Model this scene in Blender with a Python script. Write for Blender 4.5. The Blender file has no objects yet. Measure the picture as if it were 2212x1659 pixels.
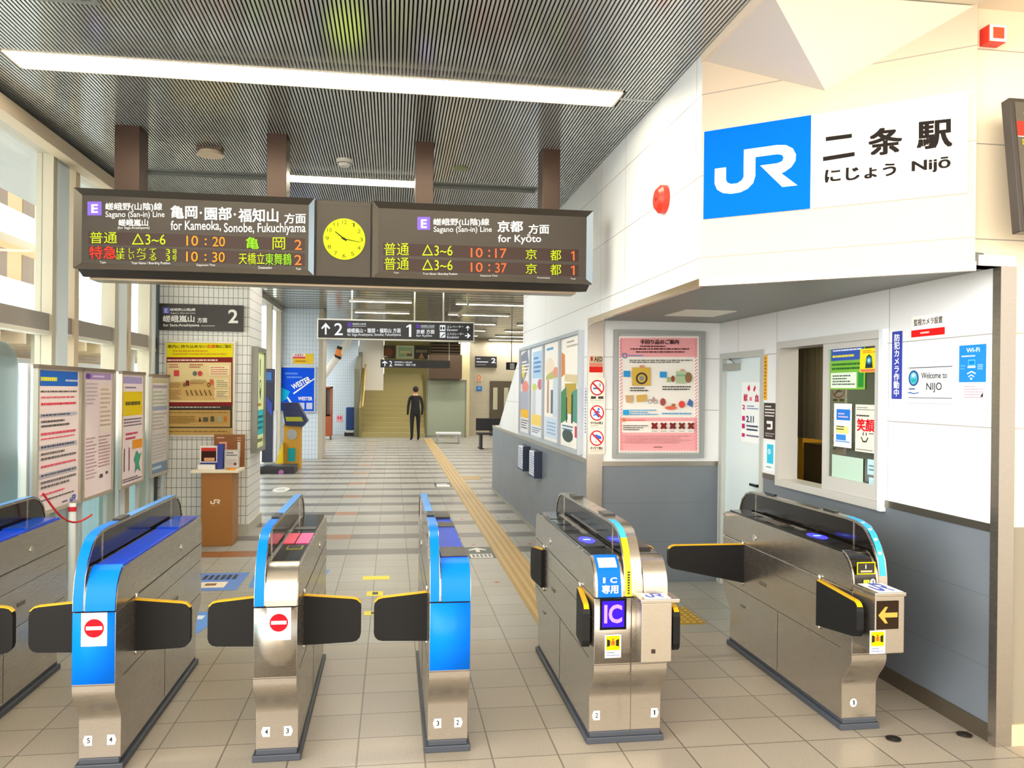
import bpy, bmesh, math, random
from mathutils import Vector
PI = math.pi
random.seed(7)
scene = bpy.context.scene
col = scene.collection

# ---------------------------------------------------------------- camera
F, YAW, PYC, ROLL, EYE = 1733., .1475, 843.5, .01126, 1.65
cam_data = bpy.data.cameras.new('camera')
cam = bpy.data.objects.new('camera', cam_data)
col.objects.link(cam)
cam_data.sensor_fit = 'HORIZONTAL'
cam_data.sensor_width = 36.
cam_data.lens = F / 2212 * 36
cam_data.shift_y = (PYC - 829.5) / 2212
cam_data.clip_start = .05
cam_data.clip_end = 300
cam.location = (0, 0, EYE)
from mathutils import Matrix
cam.matrix_world = Matrix.Translation((0, 0, EYE)) @ Matrix.Rotation(-YAW, 4, 'Z') @ Matrix.Rotation(PI / 2, 4, 'X') @ Matrix.Rotation(ROLL, 4, 'Z')
scene.camera = cam

# ---------------------------------------------------------------- world, sun, exposure
scene.view_settings.view_transform = 'Standard'
scene.view_settings.look = 'None'
scene.view_settings.gamma = 1
scene.view_settings.use_curve_mapping = False
scene.view_settings.exposure = .56
w = bpy.data.worlds.new('sky')
scene.world = w
w.use_nodes = True
nt = w.node_tree
bg = nt.nodes['Background']
tc = nt.nodes.new('ShaderNodeTexCoord')
sx = nt.nodes.new('ShaderNodeSeparateXYZ')
nt.links.new(tc.outputs['Generated'], sx.inputs[0])
mr = nt.nodes.new('ShaderNodeMapRange')
mr.inputs['From Min'].default_value = -.9
mr.inputs['From Max'].default_value = .35
nt.links.new(sx.outputs['Y'], mr.inputs['Value'])
cr = nt.nodes.new('ShaderNodeMix')
cr.data_type = 'RGBA'
cr.inputs['A'].default_value = (1.0, .90, .78, 1)      # low warm sky behind the entrance
cr.inputs['B'].default_value = (.86, .95, 1.0, 1)
nt.links.new(mr.outputs[0], cr.inputs['Factor'])
nt.links.new(cr.outputs['Result'], bg.inputs['Color'])
mr2 = nt.nodes.new('ShaderNodeMapRange')             # sky is brighter on the open left side
for _n, _v in (('From Min', -1.), ('From Max', .5), ('To Min', 6.5), ('To Max', 1.15)): mr2.inputs[_n].default_value = _v
nt.links.new(sx.outputs['X'], mr2.inputs['Value'])
nt.links.new(mr2.outputs[0], bg.inputs['Strength'])
sun_d = bpy.data.lights.new('sun', 'SUN')
sun = bpy.data.objects.new('sun', sun_d)
col.objects.link(sun)
sun_d.energy = .5
sun_d.angle = math.radians(28)
sun_d.color = (1, .80, .52)
sun.rotation_euler = Vector((-.35, .87, -.34)).to_track_quat('-Z', 'Y').to_euler()
scene.cycles.use_denoising = True
scene.cycles.max_bounces = 7
scene.cycles.glossy_bounces = 4
scene.cycles.transparent_max_bounces = 12
scene.cycles.sample_clamp_indirect = 6
scene.cycles.caustics_reflective = False
scene.cycles.caustics_refractive = False

# ---------------------------------------------------------------- helpers
_c, _s = math.cos(ROLL), math.sin(ROLL)
def ray(px, py):
    u, v = px - 1106, py - PYC
    a, b = u * _c + v * _s, -u * _s + v * _c
    R, Z = a / F, -b / F
    return (R * math.cos(YAW) + math.sin(YAW), -R * math.sin(YAW) + math.cos(YAW), Z)

# planes of the place: each gives the world frame of a flat surface (local x right, y into the surface, z up)
class Plane:
    def __init__(s, kind, val):
        s.kind = kind
        s.val = val
        if kind == 'Y': s.rot = 0; s.P = (0, val)
        elif kind == 'XR': s.rot = -PI / 2; s.P = (val, 0)
        elif kind == 'XL': s.rot = PI / 2; s.P = (val, 0)
        elif kind == 'D': s.rot = -math.radians(39); s.P = (val[0], val[1])
        s.d = (math.cos(s.rot), math.sin(s.rot))
    def uz(s, px, py):
        r = ray(px, py)
        n = (-s.d[1], s.d[0])
        t = (n[0] * s.P[0] + n[1] * s.P[1]) / (n[0] * r[0] + n[1] * r[1])
        x, y = r[0] * t, r[1] * t
        return (x - s.P[0]) * s.d[0] + (y - s.P[1]) * s.d[1], EYE + r[2] * t
    def world(s, u, z, off=0):
        return (s.P[0] + s.d[0] * u - s.d[1] * off, s.P[1] + s.d[1] * u + s.d[0] * off, z)

_m = {}
def lin(h):
    h = h.lstrip('#')
    v = [int(h[i:i + 2], 16) / 255 for i in (0, 2, 4)]
    return tuple(((x + .055) / 1.055) ** 2.4 if x > .04045 else x / 12.92 for x in v) + (1,)
def M(h, rough=.5, metal=0., emit=0., spec=.5, coat=0.):
    if not isinstance(h, str): return h
    dim = h[0] == '!'
    if dim: emit = emit or .66; spec = .2; h = h[1:]
    k = (h, rough, metal, emit, spec, coat)
    if k not in _m:
        m = bpy.data.materials.new('paint_' + h.strip('#'))
        m.use_nodes = True
        b = m.node_tree.nodes['Principled BSDF']
        b.inputs['Base Color'].default_value = lin(h) if not dim else tuple(v * .22 for v in lin(h)[:3]) + (1,)
        b.inputs['Roughness'].default_value = rough
        b.inputs['Metallic'].default_value = metal
        b.inputs['Specular IOR Level'].default_value = spec
        b.inputs['Coat Weight'].default_value = coat
        if emit:
            b.inputs['Emission Color'].default_value = lin(h)
            b.inputs['Emission Strength'].default_value = emit
        _m[k] = m
    return _m[k]
def Glass(name, tint='#f6fafa', alpha=.07, rough=.02):
    m = bpy.data.materials.new(name)
    m.use_nodes = True
    n = m.node_tree.nodes
    out = n['Material Output']
    n.remove(n['Principled BSDF'])
    tr = n.new('ShaderNodeBsdfTransparent')
    tr.inputs[0].default_value = lin(tint)
    gl = n.new('ShaderNodeBsdfGlossy')
    gl.inputs['Roughness'].default_value = rough
    mx = n.new('ShaderNodeMixShader')
    mx.inputs[0].default_value = alpha
    m.node_tree.links.new(tr.outputs[0], mx.inputs[1])
    m.node_tree.links.new(gl.outputs[0], mx.inputs[2])
    m.node_tree.links.new(mx.outputs[0], out.inputs[0])
    return m

# node expressions
class Ex:
    def __init__(s, t, k): s.t = t; s.k = k
    def op(s, o, *a):
        n = s.t.nodes.new('ShaderNodeMath'); n.operation = o
        for i, v in enumerate((s,) + a):
            if isinstance(v, Ex): s.t.links.new(v.k, n.inputs[i])
            else: n.inputs[i].default_value = v
        return Ex(s.t, n.outputs[0])
    def __add__(s, o): return s.op('ADD', o)
    def __sub__(s, o): return s.op('SUBTRACT', o)
    def __mul__(s, o): return s.op('MULTIPLY', o)
    def __truediv__(s, o): return s.op('DIVIDE', o)
    def lt(s, o): return s.op('LESS_THAN', o)
    def gt(s, o): return s.op('GREATER_THAN', o)
    def mx(s, o): return s.op('MAXIMUM', o)
    def fr(s): return s.op('FRACT')
    def fl(s): return s.op('FLOOR')
    def ab(s): return s.op('ABSOLUTE')
    def near(s, v, e): return s.op('COMPARE', v, e)
def node_mat(name, rough=.5, metal=0., spec=.5):
    m = bpy.data.materials.new(name); m.use_nodes = True
    t = m.node_tree; b = t.nodes['Principled BSDF']
    b.inputs['Roughness'].default_value = rough
    b.inputs['Metallic'].default_value = metal
    b.inputs['Specular IOR Level'].default_value = spec
    g = t.nodes.new('ShaderNodeNewGeometry')
    sp = t.nodes.new('ShaderNodeSeparateXYZ'); t.links.new(g.outputs['Position'], sp.inputs[0])
    sn = t.nodes.new('ShaderNodeSeparateXYZ'); t.links.new(g.outputs['Normal'], sn.inputs[0])
    return m, t, b, [Ex(t, sp.outputs[i]) for i in range(3)], [Ex(t, sn.outputs[i]) for i in range(3)], g
def mixc(t, f, a, b):
    n = t.nodes.new('ShaderNodeMix'); n.data_type = 'RGBA'
    for s, v in (('Factor', f), ('A', a), ('B', b)):
        if isinstance(v, Ex): t.links.new(v.k, n.inputs[s])
        elif isinstance(v, str): n.inputs[s].default_value = lin(v)
        elif isinstance(v, (int, float)): n.inputs[s].default_value = v
        else: t.links.new(v, n.inputs[s])
    return n.outputs['Result']
def noise(t, g, scale, detail=3, vec=None):
    n = t.nodes.new('ShaderNodeTexNoise'); n.inputs['Scale'].default_value = scale
    n.inputs['Detail'].default_value = detail
    t.links.new(vec or g.outputs['Position'], n.inputs['Vector'])
    return Ex(t, n.outputs[0])

class MB:
    def __init__(s): s.v = []; s.f = []; s.mi = []; s.mats = []; s.cur = 0; s.sm = []
    def mat(s, m):
        m = M(m)
        if m not in s.mats: s.mats.append(m)
        s.cur = s.mats.index(m)
        return s
    def add(s, vs, fs, smooth=False):
        b = len(s.v); s.v += [tuple(v) for v in vs]
        for f in fs: s.f.append([b + i for i in f]); s.mi.append(s.cur); s.sm.append(smooth)
        return s
    def box(s, x0, y0, z0, x1, y1, z1):
        x0, x1 = min(x0, x1), max(x0, x1); y0, y1 = min(y0, y1), max(y0, y1); z0, z1 = min(z0, z1), max(z0, z1)
        return s.add([(x, y, z) for z in (z0, z1) for y in (y0, y1) for x in (x0, x1)],
                     [(0, 2, 3, 1), (4, 5, 7, 6), (0, 1, 5, 4), (2, 6, 7, 3), (0, 4, 6, 2), (1, 3, 7, 5)])
    def poly(s, pts): return s.add(pts, [tuple(range(len(pts)))])
    def prism(s, pts, axis, a, b, smooth=False):
        """pts: 2-D outline; extruded along axis ('x': pts=(y,z); 'y': pts=(x,z); 'z': pts=(x,y))"""
        def p3(p, t):
            return {'x': (t, p[0], p[1]), 'y': (p[0], t, p[1]), 'z': (p[0], p[1], t)}[axis]
        n = len(pts)
        s.add([p3(p, a) for p in pts] + [p3(p, b) for p in pts], [(i, (i + 1) % n, n + (i + 1) % n, n + i) for i in range(n)], smooth)
        s.add([p3(p, a) for p in pts], [tuple(range(n))[::-1]])
        s.add([p3(p, b) for p in pts], [tuple(range(n))])
        return s
    def sheet(s, pts, x0, x1, th):
        """curved sheet following an open outline of (y,z), from x0 to x1"""
        n = len(pts); out = []
        for i, p in enumerate(pts):
            a = pts[max(0, i - 1)]; b = pts[min(n - 1, i + 1)]
            dy, dz = b[0] - a[0], b[1] - a[1]; L = math.hypot(dy, dz) or 1
            out.append((p[0] - dz / L * th, p[1] + dy / L * th))
        return s.prism(list(pts) + out[::-1], 'x', x0, x1, True)
    def cyl(s, c, r, h, axis='z', n=20, r2=None, smooth=True):
        r2 = r if r2 is None else r2
        ring = [(math.cos(2 * PI * i / n), math.sin(2 * PI * i / n)) for i in range(n)]
        def P(a, b, t): return {'z': (c[0] + a, c[1] + b, c[2] + t), 'y': (c[0] + a, c[1] + t, c[2] + b), 'x': (c[0] + t, c[1] + a, c[2] + b)}[axis]
        A = [P(a * r, b * r, 0) for a, b in ring]; B = [P(a * r2, b * r2, h) for a, b in ring]
        s.add(A + B, [(i, (i + 1) % n, n + (i + 1) % n, n + i) for i in range(n)], smooth)
        s.add(A, [tuple(range(n))]); s.add(B, [tuple(range(n))])
        return s
    def tube(s, pts, r, n=8):
        pts = [Vector(p) for p in pts]; rings = []
        for i, p in enumerate(pts):
            d = (pts[min(i + 1, len(pts) - 1)] - pts[max(i - 1, 0)]).normalized()
            up = Vector((0, 0, 1)) if abs(d.z) < .9 else Vector((1, 0, 0))
            a = d.cross(up).normalized(); b = d.cross(a)
            rings.append([p + a * r * math.cos(2 * PI * k / n) + b * r * math.sin(2 * PI * k / n) for k in range(n)])
        vs = [v for R in rings for v in R]; fs = []
        for i in range(len(rings) - 1):
            for k in range(n): fs.append((i * n + k, i * n + (k + 1) % n, (i + 1) * n + (k + 1) % n, (i + 1) * n + k))
        s.add(vs, fs, True)
        s.add(rings[0], [tuple(range(n))]); s.add(rings[-1], [tuple(range(n))])
        return s
    def ball(s, c, r, n=14, sx=1, sy=1, sz=1):
        vs = []; fs = []; m = n // 2
        for i in range(m + 1):
            for k in range(n):
                t = PI * i / m; a = 2 * PI * k / n
                vs.append((c[0] + r * sx * math.sin(t) * math.cos(a), c[1] + r * sy * math.sin(t) * math.sin(a), c[2] + r * sz * math.cos(t)))
        for i in range(m):
            for k in range(n): fs.append((i * n + k, i * n + (k + 1) % n, (i + 1) * n + (k + 1) % n, (i + 1) * n + k))
        return s.add(vs, fs, True)
    def build(s, name, parent=None, bevel=0, **props):
        me = bpy.data.meshes.new(name); me.from_pydata(s.v, [], s.f)
        for m in s.mats or [M('#cccccc')]: me.materials.append(m)
        me.polygons.foreach_set('material_index', s.mi); me.polygons.foreach_set('use_smooth', s.sm)
        bm = bmesh.new(); bm.from_mesh(me)
        bmesh.ops.remove_doubles(bm, verts=bm.verts, dist=1e-6) if not props.pop('keep', False) else None
        bmesh.ops.recalc_face_normals(bm, faces=bm.faces)
        if any(s.sm):
            for e in bm.edges:
                if len(e.link_faces) == 2 and e.calc_face_angle(0) > .6: e.smooth = False
        bm.to_mesh(me); bm.free()
        o = bpy.data.objects.new(name, me); col.objects.link(o)
        if parent is not None: o.parent = parent
        if bevel:
            b = o.modifiers.new('bevel', 'BEVEL'); b.width = bevel; b.segments = 2; b.limit_method = 'ANGLE'
        for k, v in props.items(): o[k] = v
        return o
def struct(name, mb, parent=None, **k):
    return mb.build(name, parent, kind='structure', **k) if parent is None else mb.build(name, parent, **k)
def thing(name, label, cat, loc=(0, 0, 0), rz=0, group=None):
    o = bpy.data.objects.new(name, None); col.objects.link(o); o.empty_display_size = .1
    o.location = loc; o.rotation_euler = (0, 0, rz); o['label'] = label; o['category'] = cat
    if group: o['group'] = group
    return o
def copy_tree(o, parent=None):
    c = o.copy(); col.objects.link(c); c.parent = parent
    for ch in list(o.children): copy_tree(ch, c)
    return c

_tx = {}
def text_mesh(body, bold):
    k = (body, bold)
    if body == '1' and k not in _tx:
        b = .05 + bold
        _tx[k] = ([(.26 - b, 0), (.26 + b, 0), (.26 + b, .70), (.26 - b * .6, .70), (.06, .60), (.06, .51), (.26 - b, .58)], [(0, 1, 2, 3, 6), (3, 4, 5, 6)])
    if k not in _tx:
        cu = bpy.data.curves.new('lettering', 'FONT'); cu.body = body; cu.offset = bold; cu.resolution_u = 3
        cu.space_line = 1.0
        o = bpy.data.objects.new('lettering', cu); col.objects.link(o)
        dg = bpy.context.evaluated_depsgraph_get(); dg.update()
        me = bpy.data.meshes.new_from_object(o.evaluated_get(dg))
        vs = [(v.co.x, v.co.y) for v in me.vertices]; fs = [tuple(p.vertices) for p in me.polygons]
        bpy.data.objects.remove(o); bpy.data.curves.remove(cu); bpy.data.meshes.remove(me)
        _tx[k] = (vs, fs)
    return _tx[k]

J1 = [(.11, .44), (.22, .44), (.22, .58), (.235, .615), (.27, .635), (.33, .635), (.37, .61), (.39, .575), (.39, .27), (.50, .27), (.50, .58), (.48, .655), (.43, .71), (.36, .74), (.27, .745), (.19, .725), (.135, .68), (.11, .61)]
R1 = [(.50, .27), (.70, .27), (.78, .285), (.84, .33), (.87, .40), (.865, .47), (.83, .53), (.775, .57), (.74, .585), (.885, .735), (.75, .735), (.545, .47), (.70, .47), (.745, .455), (.76, .42), (.745, .385), (.70, .37), (.50, .37)]
def art(parent, part, co, ops, y=-.004, step=.0003, **props):
    """printed design: every op is laid a hair in front of the one before"""
    mb = MB(); rnd = random.Random(5); _mat = mb.mat
    mb.mat = lambda h: _mat(M(h, .6, 0, 0, .12) if isinstance(h, str) and h[0] != '!' else h)
    for op in ops:
        k = op[0]; y -= step
        if k == 'r':
            _, a, b, c, d, h = op
            P = [co(a, b), co(c, b), co(c, d), co(a, d)]
            mb.mat(h); mb.poly([(p[0], y, p[1]) for p in P])
        elif k == 'p':
            mb.mat(op[2]); mb.poly([(q[0], y, q[1]) for q in (co(*p) for p in op[1])])
        elif k == 'e':
            _, a, b, ra, rb, h = op
            mb.mat(h); mb.poly([(q[0], y, q[1]) for q in (co(a + ra * math.cos(2 * PI * i / 24), b + rb * math.sin(2 * PI * i / 24)) for i in range(24))])
        elif k == 'o':    # ring
            _, a, b, ra, rb, th, h = op
            mb.mat(h)
            I = [co(a + ra * (1 - th) * math.cos(2 * PI * i / 28), b + rb * (1 - th) * math.sin(2 * PI * i / 28)) for i in range(28)]
            O = [co(a + ra * math.cos(2 * PI * i / 28), b + rb * math.sin(2 * PI * i / 28)) for i in range(28)]
            mb.add([(q[0], y, q[1]) for q in I + O], [(i, (i + 1) % 28, 28 + (i + 1) % 28, 28 + i) for i in range(28)])
        elif k == 't':
            _, a, b, c, d, body, h = op[:7]
            bold = op[7] if len(op) > 7 else .0; ang = op[8] if len(op) > 8 else 0
            cjk = max(map(ord, body)) > 0x2e80
            reps = [(0, 0)]
            if cjk and bold > .009: e = bold * .95; reps = [(-e, -e * .6), (e, -e * .6), (e, e * .6), (-e, e * .6)]
            vs, fs = text_mesh(body, min(bold, .004) if cjk else bold)
            if not vs: continue
            X0 = min(v[0] for v in vs); X1 = max(v[0] for v in vs); Y0 = min(v[1] for v in vs); Y1 = max(v[1] for v in vs)
            pts = [co(a + (v[0] - X0) / (X1 - X0) * (c - a), b + (Y1 - v[1]) / max(1e-6, Y1 - Y0) * (d - b)) for v in vs]
            if ang:
                ce = co((a + c) / 2, (b + d) / 2); ca, sa = math.cos(math.radians(ang)), math.sin(math.radians(ang))
                pts = [(ce[0] + (p[0] - ce[0]) * ca - (p[1] - ce[1]) * sa, ce[1] + (p[0] - ce[0]) * sa + (p[1] - ce[1]) * ca) for p in pts]
            mb.mat(h)
            sxx = abs(co(c, b)[0] - co(a, b)[0]) / (X1 - X0)
            for q_, (ex, ez) in enumerate(reps): mb.add([(p[0] + ex * sxx, y - q_ * .00004, p[1] + ez * sxx) for p in pts], fs)
        elif k == 'd':    # rows of small print seen as broken lines
            _, a, b, c, d, n, h = op
            mb.mat(h); rh = (d - b) / n
            for i in range(n):
                x = a; end = c - (c - a) * rnd.choice((0, 0, .05, .2, .35))
                while x < end:
                    L = (c - a) * rnd.uniform(.015, .09)
                    P = [co(x, b + rh * (i + .25)), co(min(x + L, end), b + rh * (i + .25)), co(min(x + L, end), b + rh * (i + .7)), co(x, b + rh * (i + .7))]
                    mb.poly([(p[0], y, p[1]) for p in P]); x += L + (c - a) * .012
        elif k == 'jr':
            _, a, b, c, d, h = op
            mb.mat(h)
            for q in (J1, R1):
                mb.poly([(p[0], y, p[1]) for p in (co(a + (u - .11) / .775 * (c - a), b + (v - .27) / .475 * (d - b)) for u, v in q)])
    return mb.build(part, parent, keep=True, **props)

class Sign:
    """a flat thing on a plane; corners are given as tl, br (or tl,tr,br,bl) points of the plane"""
    def __init__(s, name, label, cat, plane, pts, th=.01, back=None, off=0, group=None, raw=False, part='panel', bevel=0):
        q = [(p[0], p[1]) for p in pts] if raw else [plane.uz(*p) for p in pts]
        if len(q) == 4:
            u0 = (q[0][0] + q[3][0]) / 2; u1 = (q[1][0] + q[2][0]) / 2; z1 = (q[0][1] + q[1][1]) / 2; z0 = (q[2][1] + q[3][1]) / 2
        else: u0, z1 = q[0]; u1, z0 = q[1]
        s.w, s.h, s.pl, s.u0, s.z0, s.th = u1 - u0, z1 - z0, plane, u0, z0, th
        s.root = thing(name, label, cat, plane.world(u0, z0, -off), plane.rot, group)
        s.off = off
        if back: s.panel(part, back, 0, 0, 1, 1, th, bevel=bevel)
    def co(s, a, b): return (a * s.w, s.h - b * s.h)
    def px(s, k=1., x0=0, y0=0):
        pl2 = Plane(s.pl.kind, s.pl.val)
        def f(a, b):
            u, z = s.pl.uz(x0 + a / k, y0 + b / k); return (u - s.u0, z - s.z0)
        return f
    def panel(s, part, mat, a=0, b=0, c=1, d=1, th=.01, y=0, bevel=0, parent=None):
        return MB().mat(mat).box(a * s.w, y - th, s.h - d * s.h, c * s.w, y, s.h - b * s.h).build(part, parent or s.root, bevel=bevel)
    def frame(s, mat, t=.03, th=.02, part='frame', y=0):
        m = MB().mat(mat); w, h, e = s.w, s.h, .0015
        for a in ((-e, h - t, w + e, h + e), (-e, -e, w + e, t), (-e, t, t, h - t), (w - t, t, w + e, h - t)): m.box(a[0], y - th, a[1], a[2], y - .0008, a[3])
        return m.build(part, s.root)
    def art(s, part, ops, y=None, co=None, step=.0003, parent=None, **k):
        return art(parent or s.root, part, co or s.co, ops, -s.th - .0006 if y is None else y, step, **k)

# ---------------------------------------------------------------- surface materials
def floor_material():
    m, t, b, (X, Y, Z), N, g = node_mat('station_floor_tiles', .34)
    u = (X - .16) / .3; v = (Y - 3.566) / .284
    ju = (u.fr() - .5).ab().gt(.488); jv = (v.fr() - .5).ab().gt(.488)
    iu, iv = u.fl(), v.fl()
    cmb = t.nodes.new('ShaderNodeCombineXYZ'); t.links.new(iu.k, cmb.inputs[0]); t.links.new(iv.k, cmb.inputs[1])
    wn = t.nodes.new('ShaderNodeTexWhiteNoise'); t.links.new(cmb.outputs[0], wn.inputs['Vector'])
    rnd = Ex(t, wn.outputs['Value'])
    sp = noise(t, g, 160, 2); big = noise(t, g, 1.3, 3)
    near = Y.lt(5.27)
    c = mixc(t, near, '#a5a49c', '#aea393')
    c = mixc(t, rnd * .45, c, '#8a8579')
    c = mixc(t, (sp.gt(.58)) * .30, c, '#8b7f68')
    c = mixc(t, (sp.lt(.40)) * .25, c, '#d8cfb8')
    c = mixc(t, big * .22, c, '#98938a')
    far = Y.gt(7.9)
    row = ((iv + 2) / 3 + .02).fr().lt(.1)            # each third row beyond the gates is dark
    dark = far * row * (Y.lt(29))
    c = mixc(t, dark, c, '#66625c')
    orow = ((iv + 5) / 6 + .02).fr().lt(.1)
    ora = orow * far * (X.gt(-.735)) * (X.lt(-.44))
    c = mixc(t, ora * .8, c, '#a5714a')
    ora2 = (Y.gt(8.11)) * (Y.lt(8.39)) * (X.gt(-1.94)) * (X.lt(-1.06))
    c = mixc(t, ora2 * .8, c, '#9c5b26')
    c = mixc(t, ju.mx(jv) * .85, c, '#5a5347')
    t.links.new(c, b.inputs['Base Color'])
    return m
def tile_material(name, base='#e9e9e4', du=.053, dv=.106, x0=-2.68, grout='#55585a', amt=.75):
    m, t, b, (X, Y, Z), (nx, ny, nz), g = node_mat(name, .22)
    side = nx.ab().gt(.5)
    uu = (X - x0) * (Ex(t, (side * -1 + 1).k)) + Y * side
    ju = ((uu / du).fr() - .5).ab().gt(.44); jv = ((Z / dv).fr() - .5).ab().gt(.465)
    c = mixc(t, ju.mx(jv) * amt, base, grout)
    t.links.new(c, b.inputs['Base Color'])
    return m
def panel_material(name, base, zs, rough=.35, seam='#8d867c', ex=None):
    m, t, b, (X, Y, Z), N, g = node_mat(name, rough)
    f = None
    for z in zs:
        e = Z.near(z, .0028); f = e if f is None else f.mx(e)
    for ax, v in ex or ():
        e = (X if ax == 'X' else Y).near(v, .0028); f = f.mx(e)
    big = noise(t, g, 2.2, 3)
    c = mixc(t, big * .12, base, '#cfcac2')
    c = mixc(t, f * .8, c, seam)
    t.links.new(c, b.inputs['Base Color'])
    return m
def brushed(name, base='#b9b2a8', rough=.26, axis='Z'):
    m, t, b, P, N, g = node_mat(name, rough, .92)
    mp = t.nodes.new('ShaderNodeMapping'); t.links.new(g.outputs['Position'], mp.inputs[0])
    mp.inputs['Scale'].default_value = {'Z': (1.2, 1.2, 90), 'Y': (60, .8, 60), 'X': (1.5, 60, 60)}[axis]
    n = noise(t, g, 8, 3, mp.outputs[0])
    c = mixc(t, n * .06, base, '#8f877c')
    t.links.new(c, b.inputs['Base Color'])
    r = n * .10 + (rough - .05)
    t.links.new(r.k, b.inputs['Roughness'])
    return m
STEEL = brushed('brushed_steel', '#b9b2a8')
STEEL_Y = brushed('brushed_steel_lengthwise', '#a29c91', .30, 'Y')
ZS = (1.497, 1.947, 2.385, 2.832, 3.275)
WALLP = panel_material('white_wall_panels', '#ebeef1', ZS, ex=(('Y', 6.31), ('Y', 8.66), ('Y', 5.63), ('Y', 4.26), ('Y', 10.9)))
WALLD = panel_material('cream_wall_panels', '#cdbba4', ZS)
GREYP = panel_material('grey_wainscot', '#626c78', (.35, .69), .42, '#5d6670')
CREAM = M('#efe3d0', .4)
FLOOR = floor_material()
TILE = tile_material('white_small_tiles')
TILE_FAR = tile_material('pale_blue_small_tiles', '#d5e3f4', .075, .106, grout='#7d8fa3', amt=.55)
BEIGE = panel_material('beige_far_wall', '#b5ac94', (.4, .8, 1.2, 1.6, 2.0, 2.4, 2.8, 3.2), .5, '#96907a')
SLAT = M('#cbcfd0', .17, .55)
DARKGAP = M('#35383a', .8)
BLACK = M('#17181a', .25)
GLOSS = M('#120f0e', .12, 0, 0, .35)
BLUE = M('#0078ff', .35, 0, 0, .15)
BLUED = M('#0048e8', .3, 0, 0, .2)
YEL = M('#e8b400', .4)
WHITE = M('#f4f4f2', .5)
ALU = M('#b4b8bb', .35, .6)
PANE = Glass('window_glass')
FROST = Glass('frosted_glass', '#c7dde2', .35, .35)

XA, XB, XW = 1.651, 2.83, -2.62
YR, YC, CH, BH = 6.70, 3.40, 3.5, 2.26
PA, PB, PL = Plane('XR', XA), Plane('XR', XB), Plane('XL', -2.45)
PR, PC, PP = Plane('Y', YR), Plane('Y', YC), Plane('Y', 9.35)
PD = Plane('D', (XA, 4.18))
DX, DY = XA + 1.30 * PD.d[0], 4.18 + 1.30 * PD.d[1]

# ---------------------------------------------------------------- large structure
struct('floor', MB().mat(FLOOR).box(-2.75, -6, -.2, 12, 34, 0))
struct('ground', MB().mat(M('#e4e0d8', .7)).box(-40, -20, -.25, -2.75, 60, -.02))
wa = MB().mat(GREYP).box(XA, YR, 0, XA + .12, 13.24, 1.03)
wall_right = struct('wall_right', wa)
up = MB().mat(WALLP).prism([(4.18, BH), (YR, BH), (YR, 1.07), (12.5, 1.07), (10.19, 2.26), (10.19, CH + .1), (4.18, CH + .1)], 'x', XA, XA + .12)
struct('upper_panels', up, wall_right)
struct('steel_rail', MB().mat(STEEL_Y).box(XA - .006, YR, 1.03, XA + .12, 13.24, 1.07), wall_right)
struct('skirting', MB().mat('#8f8a80').box(XA - .008, YR + .02, 0, XA, 13.24, .05), wall_right)
struct('wall_divider', MB().mat(WALLP).box(XA + .12, YR, 1.05, XB, YR + .1, CH))
struct('trim_7', MB().mat(GREYP).box(XA + .12, YR - .001, 0, XB, YR + .09, 1.01).mat(STEEL_Y).box(XA + .12, YR - .008, 1.01, XB, YR, 1.05))
struct('trim_1', MB().mat(STEEL).box(XA - .004, YR - .02, 0, XA + .13, YR + .01, BH))
# diagonal upper wall with the station name
n_ = (-PD.d[1], PD.d[0])
def dpt(u, z, off=0): return PD.world(u, z, off)
d = MB().mat(WALLD)
A0, A1, B0, B1 = dpt(0, 0), dpt(1.30, 0), dpt(0, 0, .1), dpt(1.30, 0, .1)
d.prism([(A0[0], A0[1]), (A1[0], A1[1]), (B1[0], B1[1]), (B0[0], B0[1])], 'z', BH, CH + .4)
struct('wall_diagonal', d)
t_ = MB().mat(M('#c9b394', .25, .8))
for a, b, o in ((dpt(-.0, 0, -.006), dpt(1.305, 0, -.006), .03),):
    q = [(a[0], a[1]), (b[0], b[1]), (b[0] + n_[0] * .03, b[1] + n_[1] * .03), (a[0] + n_[0] * .03, a[1] + n_[1] * .03)]
    t_.prism(q, 'z', BH - .03, BH + .012)
t_.box(XA - .006, 4.18, BH - .03, XA + .03, YR, BH + .012)
struct('trim_2', t_)
struct('ceiling_light_blocker', MB().mat(M('#cfc6b8', .6)).box(-6, -2.6, 6.2, 9, 3.0, 6.4))  # unseen roof added above and behind the camera to cut overhead light
# front wall at the far right
struct('wall_front', MB().mat(panel_material('cream_wall_front', '#efe0c4', ZS)).prism([(DX, BH), (DX, CH + 1.2), (6.5, CH + 1.2), (6.5, 1.03), (XB + .07, 1.03), (XB + .07, BH)], 'y', YC, YC + .1))
struct('trim_8', MB().mat(M('#8b8474', .5)).box(XB + .07, YC, .1, 6.5, YC + .1, 1.03).mat(M('#d8c49c', .6)).box(XB + .05, YC - .01, 0, 6.5, YC + .1, .1))
struct('trim_3', MB().mat(STEEL).box(XB - .012, YC - .012, 0, XB + .07, YC + .04, BH - .0).mat(WHITE).box(DX, YC - .008, BH - .0, XB + .07, YC + .02, BH + .05))
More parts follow.
